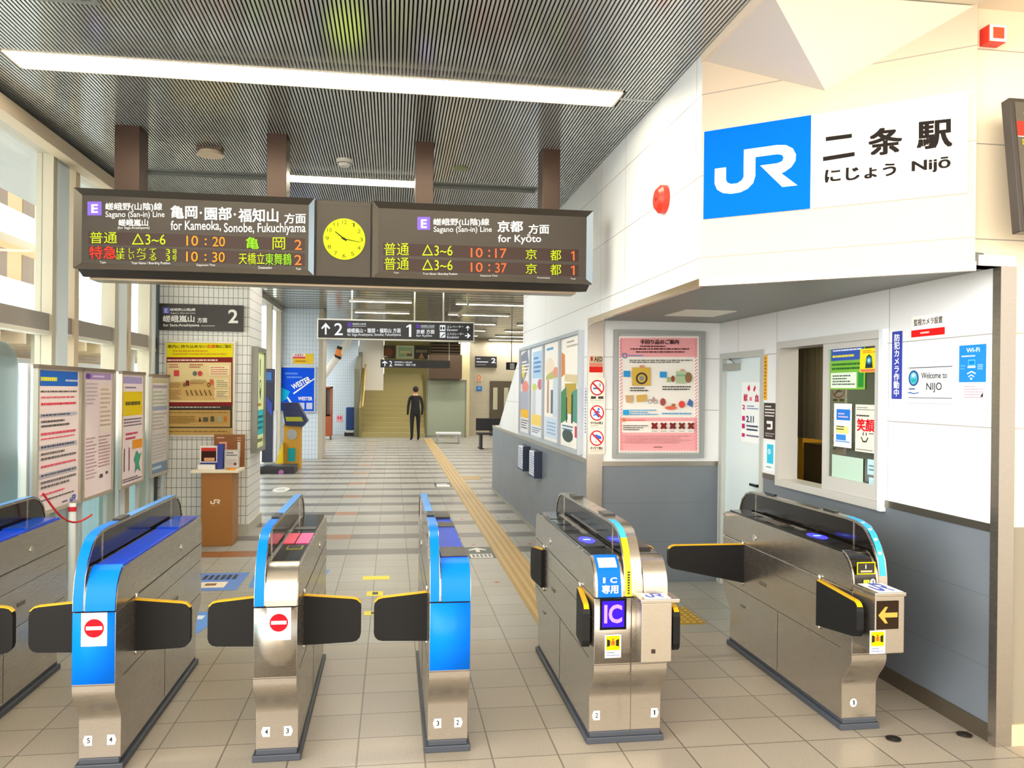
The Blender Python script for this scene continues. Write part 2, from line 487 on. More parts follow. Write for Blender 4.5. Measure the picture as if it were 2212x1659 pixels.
# ticket office wall
wb = MB().mat(WALLP)
WY0, WY1, WZ0, WZ1 = 4.28, 5.58, .975, 2.03     # window
DY0, DY1, DZ = 5.83, 6.66, 1.99                # door
wb.box(XB, YC + .04, 1.04, XB + .12, WY0, BH); wb.box(XB, WY1, 1.04, XB + .12, DY0, BH)
wb.box(XB, WY0, WZ1, XB + .12, WY1, BH); wb.box(XB, DY0, DZ, XB + .12, YR, BH); wb.box(XB, DY1, 0, XB + .12, YR, DZ)
wall_office = struct('wall_office', wb)
struct('grey_wainscot', MB().mat(GREYP).box(XB, YC + .04, 0, XB + .12, WY0, 1.0).box(XB, WY1, 0, XB + .12, DY0, 1.0).box(XB, WY0, 0, XB + .12, WY1, WZ0), wall_office)
struct('steel_rail', MB().mat(STEEL_Y).box(XB - .006, YC + .04, 1.0, XB + .12, WY0, 1.04).box(XB - .006, WY1, 1.0, XB + .12, DY0, 1.04), wall_office)
struct('baseboard_office', MB().mat(M('#5d5548', .35, .4)).box(XB - .008, YC + .04, 0, XB, DY0, .085))
# soffit over the office front
struct('ceiling_soffit', MB().mat(M('#83857f', .45, .2)).prism([(XA + .03, 4.18), (DX, DY + .02), (DX + .2, YC + .03), (XB + .1, YC + .03), (XB + .1, YR), (XA + .03, YR)], 'z', BH + .0, BH + .06))
# ceilings
LIGHTS = [(-2.17, 1.395, 4.79, 5.06), (-2.15, 1.30, 7.17, 7.41), (-1.2, .9, 9.48, 9.72), (-1.2, .9, 11.78, 12.02)]  # last two: slat openings for the added hidden strips
sl = MB().mat(SLAT)
k = 0
x = -2.52
while x < XA - .012:
    segs = [(3.0, 13.2)]
    for lx0, lx1, ly0, ly1 in LIGHTS:
        if lx0 - .02 < x < lx1:
            a = segs.pop(); segs += [(a[0], ly0), (ly1, a[1])]
    for y0, y1 in segs:
        sl.add([(x, y0, CH), (x + .0125, y0, CH), (x + .0125, y1, CH), (x, y1, CH), (x, y0, CH + .02), (x + .0125, y0, CH + .02), (x + .0125, y1, CH + .02), (x, y1, CH + .02)],
               [(0, 1, 2, 3), (0, 4, 5, 1), (2, 6, 7, 3), (0, 3, 7, 4), (1, 5, 6, 2)])
    x += .0215
ceiling = struct('ceiling', MB().mat(DARKGAP).box(-2.7, 2.95, CH + .075, XA + .1, 13.2, CH + .15), keep=True)
struct('slats', sl, ceiling, keep=True)
struct('joint_strip', MB().mat(ALU).box(1.40, 4.90, CH - .004, XA, 4.925, CH + .002).box(-2.52, 2.96, CH - .01, XA, 3.0, CH + .1), ceiling)
struct('trim_4', MB().mat(M('#e9d9c6', .45)).box(XA - .004, 2.6, 3.455, XA + .04, 4.19, 3.56))
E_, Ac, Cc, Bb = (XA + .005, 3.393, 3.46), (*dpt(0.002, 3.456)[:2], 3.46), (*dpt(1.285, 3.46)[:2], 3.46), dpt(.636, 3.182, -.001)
fac = MB().mat(M('#cfc8c2', .5)).poly([Ac, Bb, E_]).mat(M('#f6eede', .5)).poly([Bb, Cc, E_])  # left facet greyer than the right: its shade is put into the colour
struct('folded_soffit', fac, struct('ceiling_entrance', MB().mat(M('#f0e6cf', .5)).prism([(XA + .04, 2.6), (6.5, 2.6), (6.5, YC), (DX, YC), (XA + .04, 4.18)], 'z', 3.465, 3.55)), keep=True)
fc = MB().mat(M('#a3a5a0', .14, .45)).box(-2.7, 13.2, CH, 6.2, 31.8, CH + .1).box(XA + .12, 10.1, CH, 6.2, 13.2, CH + .1)
ceiling_far = struct('ceiling_far', fc)
fj = MB().mat(DARKGAP)
for i in range(44): fj.box(-2.6, 13.4 + i * .4, CH - .003, 6.1, 13.43 + i * .4, CH + .001)
struct('joint', fj, ceiling_far)
# tiled pillars and far walls
pil = struct('wall_pillar', MB().mat(TILE).box(-2.68, 9.35, .12, -1.60, 10.2, CH))
struct('skirting', MB().mat('#b8b3a6').box(-2.7, 9.33, 0, -1.58, 10.22, .12), pil)
struct('wall_pillar_far', MB().mat(TILE_FAR).box(-2.68, 19.2, .0, -1.72, 20.1, CH).mat('#b3ac9c').box(-1.72, 19.19, 0, -1.62, 20.11, CH))
struct('wall_tiled_far', MB().mat(TILE_FAR).box(-2.7, 29.6, 0, -1.25, 29.8, CH + 1))
struct('wall_white_far', MB().mat('#e2ddd2').box(-1.25, 30.2, 0, -.35, 30.4, CH + 1))
struct('wall_back', MB().mat(M('#a79c60', .6)).box(-.35, 31.6, 0, 2.55, 31.8, CH + 1))
struct('wall_back_right', MB().mat(BEIGE).box(2.72, 29.0, 0, 6.2, 29.2, CH + .1))
struct('trim_5', MB().mat(M('#e6d9a8', .4)).box(2.42, 28.9, 0, 2.74, 29.3, CH))
struct('wall_right_far', MB().mat(BEIGE).box(6.1, 10.18, 0, 6.2, 29.0, CH))
struct('wall_right_return', MB().mat(BEIGE).box(XA + .12, 10.05, 0, 6.2, 10.18, CH))
# office room behind the window
struct('wall_office_back', MB().mat(M('#9a8f63', .6)).box(XB + 1.75, YC + .1, 0, XB + 1.85, YR, BH + .3))
struct('wall_office_side', MB().mat(M('#c9bd8d', .6)).box(XB + .12, YR, 0, XB + 1.85, YR + .1, BH + .3))
struct('ceiling_office', MB().mat(M('#c8c2ac', .6)).box(XB + .1, YC + .1, BH + .04, XB + 1.85, YR, BH + .3))

# ---------------------------------------------------------------- glazed side wall
wl = MB().mat('#bdb7ab')
wl.box(XW - .06, 3.0, 3.40, XW + .10, 29.6, CH + .08)
g_ = struct('wall_left', wl)
struct('sill', MB().mat('#c9cdcb').box(XW - .06, 3, 0, XW + .04, 29.6, .12), g_)
k = 1
def mull(y, w_, m='#dfe7ea', z1=3.42, d0=.07): return MB().mat(m).box(XW - .05, y, .1, XW + d0, y + w_, z1)
for y, w_, m in ((4.6, .16, '#dfe7ea'), (6.50, .07, '#b9b29f'), (6.60, .20, '#dce9ef'), (6.93, .09, '#c8b69a'), (7.88, .09, '#b9b29f'), (8.0, .22, '#e4ecee'), (8.27, .08, '#c8b69a'), (8.95, .06, '#b9b29f'), (9.05, .12, '#e4ecee'), (9.25, .06, '#4b5157'), (10.3, .1, '#b9b29f'), (12, .1, '#b9b29f'), (14, .1, '#b9b29f'), (16, .1, '#b9b29f'), (17.6, .1, '#b9b29f'), (19, .1, '#b9b29f'), (21, .1, '#b9b29f'), (23, .1, '#b9b29f'), (26, .1, '#b9b29f'), (28.5, .1, '#b9b29f')):
    struct('mullion', mull(y, w_, m), g_)
struct('transom', MB().mat(M('#8d8680', .5)).box(XW - .05, 3, 2.06, XW + .05, 9.35, 2.19).mat('#d8d4c8').box(XW - .05, 3, 2.03, XW + .055, 9.35, 2.06), g_)
struct('head_track', MB().mat('#d9c7ac').box(XW + .10, 3.0, 3.36, XW + .2, 9.3, 3.46).mat('#cfc8ba').box(XW + .02, 8.0, 3.0, XW + .10, 9.3, 3.36), g_)
for i, (a, b) in enumerate(((3, 6.5), (6.7, 7.9), (8.1, 9.3), (9.4, 19.2), (20.1, 29.5))):
    struct('window_%d' % (i + 1), MB().mat(PANE).box(XW - .012, a, .12, XW - .004, b, 3.40))
struct('frosted_band', MB().mat(FROST).box(XW - .02, 3, .12, XW - .013, 9.35, 1.2), g_)

# ---------------------------------------------------------------- ticket gates
GY = 3.58
_sc = [(.083 * (1 - q * q * (3 - 2 * q)), .215 + .155 * q) for q in [i / 12 for i in range(13)]]
PROF_LOW = [(.083, .05)] + _sc + [(0, .70), (1.53, .70)] + [(1.53 - p[0] * 1.5, p[1]) for p in _sc[::-1]] + [(1.405, .05)]
FR_TOP = [(0, .706), (.001, .73), (.004, .755), (.010, .782), (.020, .807), (.034, .830), (.052, .850), (.074, .865), (.10, .874)]
PROF_TOP = FR_TOP + [(1.45, .874), (1.50, .860), (1.525, .82), (1.53, .706)]
HUMP = [(0, .706), (.004, .77), (.018, .84), (.048, .91), (.09, .96), (.14, .992), (.21, 1.008), (.30, 1.012), (1.42, 1.004), (1.50, .985), (1.56, .94), (1.59, .88), (1.60, .83), (1.58, .78)]
def inset(p, t): return [(q[0] + t * (1 if q[0] < .8 else -1) * (1 if q[1] < .99 else .2), q[1] - (t if q[1] > .85 else 0)) for q in p]
def flap(root, side, y, x, L, z0=.448, z1=.688, tip=(.455, .668), fold=0., lab=None):
    """side: -1 left, +1 right; fold 0 = across the passage, else angle in degrees toward the camera"""
    f = thing_part('barrier_flap', root, (x, y, 0), math.radians(fold) * side * -1)
    r = .045
    def outline(g=0):
        P = [(0, z0 + g), (L - r, tip[0] + g)]
        for a in (-60, -30, 0): P.append((L - r + (r - g) * math.cos(math.radians(a)), tip[0] + r + (r - g) * math.sin(math.radians(a))))
        for a in (0, 30, 60): P.append((L - r + (r - g) * math.cos(math.radians(a)), tip[1] - r + (r - g) * math.sin(math.radians(a))))
        P += [(L - r, tip[1] - g), (0, z1 - g)]
        return [(side * p[0], p[1]) for p in P]
    o = MB().mat(M('#1b1c20', .55)).prism(outline(), 'y', -.014, .014).build('flap_pad', f, bevel=.004) if 0 else None
    m = MB().mat(M('#0b0c0f', .55, 0, 0, .3)).prism(outline(.006), 'y', -.017, .017)
    ob = f; me = m
    k = MB().mat(YEL)
    O = outline(); I = outline(.0065)
    n = len(O)
    for i in list(range(6, n - 1)): k.add([(O[i][0], -.012, O[i][1]), (O[i + 1][0], -.012, O[i + 1][1]), (O[i + 1][0], .012, O[i + 1][1]), (O[i][0], .012, O[i][1]), (I[i][0], -.012, I[i][1]), (I[i + 1][0], -.012, I[i + 1][1]), (I[i + 1][0], .012, I[i + 1][1]), (I[i][0], .012, I[i][1])], [(0, 1, 2, 3), (0, 4, 5, 1), (3, 2, 6, 7), (4, 7, 6, 5)])
    return m, k, f
def thing_part(name, parent, loc, rz): return (name, parent, loc, rz)
def add_flap(root, side, y, x, L, **kw):
    m, k, (nm, pa, loc, rz) = flap(root, side, y, x, L, **kw)
    o = m.build('barrier_flap', root); o.location = loc; o.rotation_euler = (0, 0, rz)
    k.build('yellow_edge', o, label='yellow edging strip')
    for hz, hl in ((.435, .022), (.684, .03)): MB().mat(M('#d8d8d4', .2, .9)).cyl((0, 0, hz), .008, hl, n=10).build('hinge_pin', o)
    return o
def gate(cx, w, label, hump='L', front='steel', top='steel', stripe='blue', numbers=(), noentry=False, readers=()):
    r = thing('ticket_gate', label, 'ticket gate', (cx, GY, 0), 0, None)
    h = w / 2
    MB().mat(M('#3f4550', .5)).prism([(-h - .012, .07), (h + .012, .07), (h + .012, 1.43), (-h - .012, 1.43)], 'z', 0, .030).prism([(-h + .004, .075), (h - .004, .075), (h - .004, 1.42), (-h + .004, 1.42)], 'z', .030, .055).build('base_skirt', r, bevel=.004)
    body = MB().mat(STEEL).prism(PROF_LOW, 'x', -h, h, True).build('lower_cabinet', r, bevel=.003)
    sm = MB().mat(M('#4a4640', .6))
    for s in (-h - .0006, h + .0006):
        sm.box(s - .0006, .10, .399, s + .0006, 1.5, .402).box(s - .0006, .75, .06, s + .0006, .753, .40).box(s - .0006, .02, .70, s + .0006, 1.5, .706).box(s - .0006, .02, .60, s + .0006, 1.50, .602)
    sm.box(-h, -.0012, .3925, h, .02, .3945)
    sm.build('panel_joint', r)
    for s in (-1, 1):
        hd = MB()
        x = s * (h + .0015)
        hd.mat(M('#d5d2cc', .2, .8)).cyl((x - .002, 1.06, .765), .020, .004, 'x').mat(M('#6b655c', .4)).box(x - .003, .90, .50, x + .003, .98, .52).box(x - .003, 1.18, .30, x + .003, 1.24, .312)
        hd.build('handle_recess', r)
    tcol = {'steel': STEEL, 'blue': BLUE}[top]
    MB().mat(STEEL).prism([(p[0] + (.004 if p[0] < .2 else 0), p[1] - .004 if p[1] > .8 else p[1]) for p in PROF_TOP], 'x', -h, h).build('top_cabinet', r)
    hw = .044
    hx = {'L': [(-h, -h + hw)], 'R': [(h - hw, h)], 'C': [(-h + .142, -h + .226)]}[hump]
    tx = {'L': [(-h + hw + .004, h)], 'R': [(-h, h - hw - .004)], 'C': [(-h, -h + .138), (-h + .23, h)]}[hump]
    for i, (a, b) in enumerate(hx):
        MB().mat(GLOSS).prism(inset(HUMP, .012), 'x', a + .004, b - .004).build('side_screen', r)
        rail = MB().mat(STEEL).sheet(inset(HUMP, .012), a, b, .012)
        for yy in (.22, 1.34):
            rail.box(a + .001, yy, .80, b - .001, yy + .010, .995)
        rl = rail.build('screen_rail', r)
        st = MB()
        if stripe == 'blue':
            st.mat(BLUE).sheet([(p[0], p[1]) for p in HUMP[:9] if p[0] < .31] + [(.44, 1.0112)], a + .002, b - .002, .0018)
            st.mat(M('#4f9cf0', .3)).sheet([(.62, 1.0104), (1.42, 1.005), (1.48, .99)], a + .002, b - .002, .0018)
            st.mat(BLACK).box(a + .004, .46, 1.008, b - .004, .60, 1.020)
            st.build('blue_stripe', rl, label='blue stripe over the rail')
        elif stripe == 'notice':
            c = 1 if hump == 'C' else 0
            xa, xb = (a + .004, a + .034) if c else (a + .006, b - .006)
            if c:
                st.mat('#38b4f0').sheet(HUMP[4:8], xa, xb, .0018).mat('#f2e100').sheet(HUMP[:5], xa, xb, .0018)
                st.mat(BLACK)
                for q in range(9): st.box(xa + .010, -.003, .718 + q * .012, xb - .010, .003 + .0, .725 + q * .012)
            else:
                st.mat('#2ba9e6').sheet(HUMP[1:8], xa, xb, .0018)
                st.mat('#e8f7ff')
                for q in range(4): st.sheet([(HUMP[2 + q][0] * .6 + HUMP[3 + q][0] * .4, HUMP[2 + q][1] * .6 + HUMP[3 + q][1] * .4), (HUMP[2 + q][0] * .4 + HUMP[3 + q][0] * .6, HUMP[2 + q][1] * .4 + HUMP[3 + q][1] * .6)], xa + .008, xb - .008, .0026)
            st.build('notice_strip', rl, label='bright printed strip along the front curve of the rail')
            lg = MB().mat(BLACK)
            for yy in (.42, 1.12): lg.box(a + .012, yy, 1.008, b - .012, yy + .12, 1.022)
            lg.build('sensor_bump', rl)
    for i, (a, b) in enumerate(tx):
        cov = MB().mat(tcol).sheet(FR_TOP, a + .003, b - .003, .006).build('front_cover', r, label='blue curved cover' if top == 'blue' else 'steel curved cover')
        tp = MB().mat(BLUED if top == 'blue' and hump == 'L' and not readers else GLOSS)
        tp.box(a + .006, .105, .868, b - .006, 1.44, .880).build('top_plate', r, bevel=.003)
    if front == 'blue':
        MB().mat(BLUE).sheet([(0, .40), (0, .699)], -h + .002, h - .002, .003).build('front_panel', r, label='bright blue front panel')
    else:
        MB().mat(STEEL).sheet([(0, .40), (0, .699)], -h + .002, h - .002, .002).build('front_panel', r)
    def co(u, v): return (u, v)
    if noentry:
        art(r, 'no_entry_sticker', co, [('r', noentry - .051, .56, noentry + .051, .70, '#ffffff'), ('e', noentry, .635, .039, .039, '#e01020'), ('r', noentry - .032, .628, noentry + .032, .643, '#ffffff')], -.004)
    for i, (x, ch, dr) in enumerate(numbers):
        q = [(x - .015, .108), (x + .015, .108), (x + .023, .13), (x + .015, .152), (x - .015, .152)] if dr > 0 else [(x - .015, .108), (x + .015, .108), (x + .015, .152), (x - .015, .152), (x - .023, .13)]
        if dr == 0: ops = [('e', x, .13, .019, .021, '#f4f2ea')]
        else: ops = [('p', q, '#f4f2ea')]
        ops.append(('t', x - .0065, .142, x + .0065, .119, ch, '#20242c', .02))
        art(r, 'number_plate', co, ops, .083 - .0012)
    return r
def top_item(r, name, mat, x0, y0, x1, y1, z=.8805, th=.003, lab=None):
    o = MB().mat(mat).box(x0, y0, z, x1, y1, z + th).build(name, r)
    if lab: o['label'] = lab
    return o

g6 = gate(-2.0, .184, 'blue-topped ticket gate cut off by the left edge, red cord tied to it', 'L', 'blue', 'blue', 'blue', [])
add_flap(g6, 1, .27, .092, .262)
g5 = gate(-1.227, .172, 'ticket gate with blue front and blue top, no-entry sticker, numbered 5 and 4', 'L', 'blue', 'blue', 'blue', [(-.045, '5', -1), (.045, '4', 1)], noentry=.002)
add_flap(g5, -1, .27, -.086, .28); add_flap(g5, 1, .27, .086, .245)
g4 = gate(-.49, .184, 'steel-fronted ticket gate with pink top panels and a no-entry sticker, numbered 4 and 3', 'L', 'steel', 'steel', 'blue', [(-.045, '4', -1), (.045, '3', 1)], noentry=.014)
add_flap(g4, -1, .27, -.092, .25); add_flap(g4, 1, .27, .092, .268)
for a, b, m_, l in ((-.040, .015, '#ff4f78', 'red-pink top panel'), (.022, .086, '#ff5fae', 'bright pink top panel')):
    top_item(g4, 'colour_panel', M(m_, .3), a, .50, b, .78, lab=l)
top_item(g4, 'ticket_slot', M('#8d8a3c', .3, .4), -.005, .36, .07, .44, lab='olive-rimmed ticket slot')
top_item(g4, 'ticket_slot', M('#0b0b0b', .2), .003, .37, .062, .43, .8835)
top_item(g4, 'display_strip', M('#3c3b37', .3), -.03, .90, .08, .98)
g3 = gate(.265, .184, 'ticket gate with plain blue front, no sticker, numbered 3 and 2', 'L', 'blue', 'blue', 'blue', [(-.045, '3', -1), (.045, '2', 1)])
add_flap(g3, -1, .27, -.092, .255)
top_item(g3, 'ticket_slot', BLACK, -.035, .12, .086, .34); top_item(g3, 'display_strip', BLACK, -.035, .92, .086, 1.08); top_item(g3, 'rear_reader', M('#1d1f18', .3), -.02, 1.2, .08, 1.42, th=.012)
for g in (g5, g6): top_item(g, 'reader_recess', M('#0b4fd0', .15), -.03, 1.0, .085, 1.38, th=.008, lab='raised blue card reader')
# wide double gate
g2 = gate(1.1, .35, 'wide steel ticket gate with a purple IC display, numbered 2 and 1', 'C', 'steel', 'steel', 'notice', [(-.137, '2', -1), (.142, '1', 1)], readers=(1,))
add_flap(g2, -1, .265, -.180, .245, fold=84); add_flap(g2, -1, 1.21, -.180, .245, fold=-84)
add_flap(g2, 1, .27, .184, .34, fold=88); add_flap(g2, 1, 1.22, .175, .345, tip=(.52, .70), z1=.70)
g1 = gate(2.2925, .184, 'steel ticket gate beside the office window, yellow arrow display on its box', 'R', 'steel', 'steel', 'notice', [(-.03, '1', 0)], readers=(1,))
add_flap(g1, -1, .29, -.098, .45, tip=(.515, .69), z1=.69, fold=84); add_flap(g1, -1, 1.22, -.092, .50, tip=(.545, .70), z1=.70)
def co(u, v): return (u, v)
for r, x in ((g2, -.106), (g1, -.030)):
    top_item(r, 'card_reader', BLACK, x - .055, .28, x + .055, .62, th=.006)
    MB().mat(M('#3a35ff', .2, 0, 1.4)).prism([(x + .040 * math.cos(2 * PI * i / 24), .44 + .085 * math.sin(2 * PI * i / 24)) for i in range(24)], 'z', .8866, .8886).mat(M('#6ab4ff', .2, 0, 2.5)).box(x - .018, .43, .8887, x + .018, .45, .8895).build('reader_light', r, label='glowing blue oval reading area')
    for yy in (.75, .95, 1.15): top_item(r, 'ticket_slot', M('#2c2b28', .15), x - .05, yy, x + .05, yy + .12, th=.002)
    top_item(r, 'guide_strip', M('#a9a296', .3, .7), x + .035, .65, x + .055, 1.3, th=.004)
top_item(g1, 'glossy_sheet', M('#6b5a48', .08), -.07, .80, .03, 1.05, .8835, .001)
top_item(g2, 'rear_block', BLACK, .09, .2, .155, .5, th=.012)
# g2 front stickers and display
IC = [('r', -.150, .556, -.024, .700, '#0b0a12'), ('r', -.139, .568, -.035, .688, M('!3208f0', .3, 0, 1.0))]
o = art(g2, 'ic_display', co, IC, -.004, label='lit purple display reading IC')
art(g2, 'display_lettering', co, [('t', -.130, .672, -.045, .586, 'IC', '!f4a8ff', .03)], -.0055)
art(g2, 'middle_joint', co, [('r', -.0015, .06, .0015, .70, '#4a4640')], -.0042)
fs = [('r', -.125, .427, -.048, .534, '#f6f5ee'), ('r', -.119, .462, -.054, .528, '#f1e500'), ('p', [(-.115, .478), (-.100, .482), (-.100, .508), (-.115, .514)], '#2a2220'), ('p', [(-.058, .478), (-.073, .482), (-.073, .508), (-.058, .514)], '#2a2220'), ('r', -.098, .484, -.076, .506, '#c77a2a'), ('e', -.087, .512, .004, .004, '#d02a1a'), ('r', -.089, .488, -.085, .509, '#d02a1a'), ('d', -.118, .457, -.056, .433, 2, '#8088b0')]
art(g2, 'flap_warning_sticker', co, fs, -.004)
# curved IC sticker on the cover
cs = MB(); X0, X1 = -.160, -.050
cs.mat(M('#0068e8', .5, 0, 0, .15)).sheet([FR_TOP[0]] + FR_TOP[1:], X0, X1, .0075)
cs.mat('#e9f2fb').sheet([FR_TOP[5], FR_TOP[6], FR_TOP[7]], X0 + .012, X1 - .012, .0085)
cs.build('ic_sticker', g2, label='blue sticker reading IC and kanji')
art(g2, 'sticker_lettering', co, [('t', X0 + .022, .797, X0 + .034, .772, 'I', '#ffffff', .03), ('t', X0 + .056, .797, X0 + .088, .772, 'C', '#ffffff', .03), ('t', X0 + .018, .762, X0 + .094, .724, '専用', '#ffffff', .03)], -.0068)
def coll_box(r, x0, x1, z0, z1, d, face):
    b = MB().mat(STEEL).prism([(x0, -d), (x1, -d), (x1, .0), (x0, .0)], 'z', z0, z1).build('collecting_box', r, bevel=.004)
    MB().mat(STEEL).box(x0 - .006, -d - .008, z1, x1 + face, .01, z1 + .018).build('lid', b, bevel=.003)
    t = MB().mat('#f4f4fa').box(x0 + .02, -d + .004, z1 + .018, x1 - .004, -.012, z1 + .019)
    t.build('sticker', b, label='white sticker with blue JR letters')
    lg = MB().mat('#3b52c4')
    for q in (J1, R1): lg.poly([(x0 + .035 + (p[0] - .11) / .775 * (x1 - x0 - .06), -.016 + (-(p[1] - .27) / .475) * (d - .04), z1 + .0196) for p in q])
    lg.build('jr_letters', b)
    return b
b2 = coll_box(g2, .012, .155, .436, .703, .115, .034)
MB().mat(M('#2c1c10', .5)).box(.060, -.118, .478, .078, -.112, .496).build('keyhole', b2)
b1 = coll_box(g1, -.0925, .055, .458, .722, .185, .004)
art(g1, 'arrow_display', co, [('r', -.084, .572, .024, .702, '#2a1c10'), ('p', [(-.078, .637), (-.044, .675), (-.030, .675), (-.046, .648), (.018, .648), (.018, .626), (-.046, .626), (-.030, .599), (-.044, .599)], '!ecba50')], -.1875, label='dark panel with a yellow arrow pointing left')
art(g1, 'flap_warning_sticker', co, [(k, *[v + (.006 if i % 2 == 0 else .034) if isinstance(v, float) and k in 'rd' else v for i, v in enumerate(a)]) if k in 'rd' else ('p', [(p[0] + .006, p[1] + .034) for p in a[0]], a[1]) if k == 'p' else (k, a[0] + .006, a[1] + .034, *a[2:]) for k, *a in fs], -.1875)
cv = MB().mat(M('#1a1712', .15)).sheet(FR_TOP, -.082, .030, .0075)
cv.build('ic_guide_plate', g1, label='black plate with yellow outlined window')
art(g1, 'plate_marks', co, [('r', -.074, .842, .022, .783, '#d9d000'), ('r', -.069, .837, .017, .788, '#38352c'), ('r', -.030, .83, -.026, .81, '#ffffff'), ('r', -.055, .802, .005, .793, '#c9a890'), ('r', -.040, .757, -.008, .738, '#a9b43a'), ('e', .008, .747, .014, .014, '#e9e9e9'), ('t', .003, .755, .013, .739, '1', '#20242c', .02)], -.0068)
for r in (g1,):
    MB().mat(M('#b0aaa0', .35, .8)).box(-.15, 1.36, .852, -.09, 1.40, .866).build('rear_bracket', r)

# cord and white post between the two left gates
tag_ = lambda o, l, c: (o.__setitem__('label', l), o.__setitem__('category', c))
pts = []
for i in range(13):
    t = i / 12; pts.append((-1.98 + .12 * t, 4.95 + .42 * t, 1.03 - .19 * t - .10 * math.sin(PI * t)))
o = MB().mat('#c8232c').tube(pts, .006).build('safety_cord')
tag_(o, 'thin red cord sagging from the leftmost gate to a white post', 'cord')
t = thing('stanchion', 'slim white post behind the blue gate, red cord tied on top', 'post', (-2.06, 5.6, 0))
MB().mat('#eef2f4').cyl((0, 0, .02), .022, .86, n=16).build('pole', t)
MB().mat('#d8dcde').cyl((0, 0, 0), .10, .02, n=24).build('base', t)
MB().mat('#c8232c').cyl((0, 0, .83), .026, .03, n=14).build('cord_loop', t)

# ---------------------------------------------------------------- departure board
BY = 5.92
PBd = Plane('Y', BY)
bd = thing('departure_board', 'long dark hanging departure board with two train lists and a yellow clock between', 'departure board', (-.35, BY, 2.5))
u = lambda x: x + .35
dk = M('#3e3832', .4, .2); dk2 = M('#2f2a27', .45, .2)
xL, xR, zT, zB = -2.175, 1.475, 3.006, 2.455
hs = MB().mat(dk2).prism([(0, -.045), (.10, -.085), (.34, -.06), (.34, .506), (0, .506)], 'x', u(xL + .01), u(xR - .01))
hs.build('housing', bd, bevel=.006)
MB().mat(M('#8a7a62', .3, .4)).box(u(xL + .05), .12, -.100, u(xR - .09), .30, -.06).build('underside_tray', bd)
def bezel(x0, x1, z0, z1, name='bezel'):
    t, dd = .042, .045
    x0, x1 = u(x0), u(x1); z0 -= 2.5; z1 -= 2.5
    O = [(x0, z0), (x1, z0), (x1, z1), (x0, z1)]; I = [(x0 + t, z0 + t), (x1 - t, z0 + t), (x1 - t, z1 - t), (x0 + t, z1 - t)]
    m = MB()
    for i in range(4):
        j = (i + 1) % 4
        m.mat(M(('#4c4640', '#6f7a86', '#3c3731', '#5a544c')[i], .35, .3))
        m.add([(O[i][0], -dd, O[i][1]), (O[j][0], -dd, O[j][1]), (I[j][0], -.012, I[j][1]), (I[i][0], -.012, I[i][1])], [(0, 1, 2, 3)])
        m.add([(O[i][0], -dd, O[i][1]), (O[j][0], -dd, O[j][1]), (O[j][0], 0, O[j][1]), (O[i][0], 0, O[i][1])], [(0, 1, 2, 3)])
    return m.build(name, bd)
bezel(xL, PBd.uz(680, 500)[0], zB, zT); bezel(PBd.uz(805, 520)[0], xR, zB, zT)
def bco(k, x0, y0):
    f = PBd.uz
    def g(a, b):
        q = f(x0 + a / k, y0 + b / k); return (q[0] + .35, q[1] - 2.5)
    return g
L1, L2 = bco(3.881, 150, 390), bco(3.568, 680, 420)
W = '!f2efe6'; YG = '!c8e000'; OR = '!ff9a20'; RD = '!f03018'
fp = M('#39332d', .5, 0, 0, .3)
def face(x0, x1):
    o = MB().mat(fp).box(u(x0), -.012, -.02, u(x1), -.002, .49).build('face_panel', bd); return o
f1 = face(xL + .03, PBd.uz(680, 500)[0] - .03); f2 = face(PBd.uz(805, 520)[0] + .03, xR - .03)
led = M('#2b160e', .35, 0, 0, .3)
for p_ in ([(165, 428), (1975, 488), (1975, 590), (165, 535)], [(165, 552), (1975, 612), (1975, 718), (165, 660)]): art(bd, 'led_strip', L1, [('p', p_, led)], -.0128)
for p_ in ([(527, 375), (2030, 428), (2030, 520), (527, 468)], [(527, 492), (2030, 545), (2030, 635), (527, 588)]): art(bd, 'led_strip', L2, [('p', p_, led)], -.0128)
E1 = [('r', 157, 180, 276, 296, '!8a68d8'), ('t', 190, 203, 245, 275, 'E', '!ffffff', .03),
  ('t', 310, 190, 782, 262, '嵯峨野(山陰)線', W, .015), ('t', 308, 262, 802, 325, 'Sagano (San-in) Line', W, .008), ('t', 420, 328, 664, 385, '嵯峨嵐山', W, .02), ('t', 412, 388, 676, 416, '(for Saga-Arashiyama)', W),
  ('t', 855, 215, 1075, 322, '亀岡', W, .025), ('e', 1106, 275, 10, 10, W), ('t', 1140, 228, 1362, 334, '園部', W, .025), ('e', 1390, 288, 10, 10, W), ('t', 1422, 240, 1752, 352, '福知山', W, .025), ('t', 1805, 280, 1982, 364, '方面', W, .02),
  ('t', 855, 340, 1275, 432, 'for Kameoka,', W, .012), ('t', 1300, 360, 1982, 462, 'Sonobe, Fukuchiyama', W, .012),
  ('t', 262, 680, 314, 702, 'Type', W), ('t', 526, 684, 850, 712, 'Train Name / Boarding Position', W), ('t', 1072, 702, 1226, 726, 'Departure Time', W), ('t', 1588, 722, 1700, 744, 'Destination', W), ('t', 1900, 734, 1945, 752, 'Track', W)]
art(bd, 'lettering', L1, E1, -.0140)
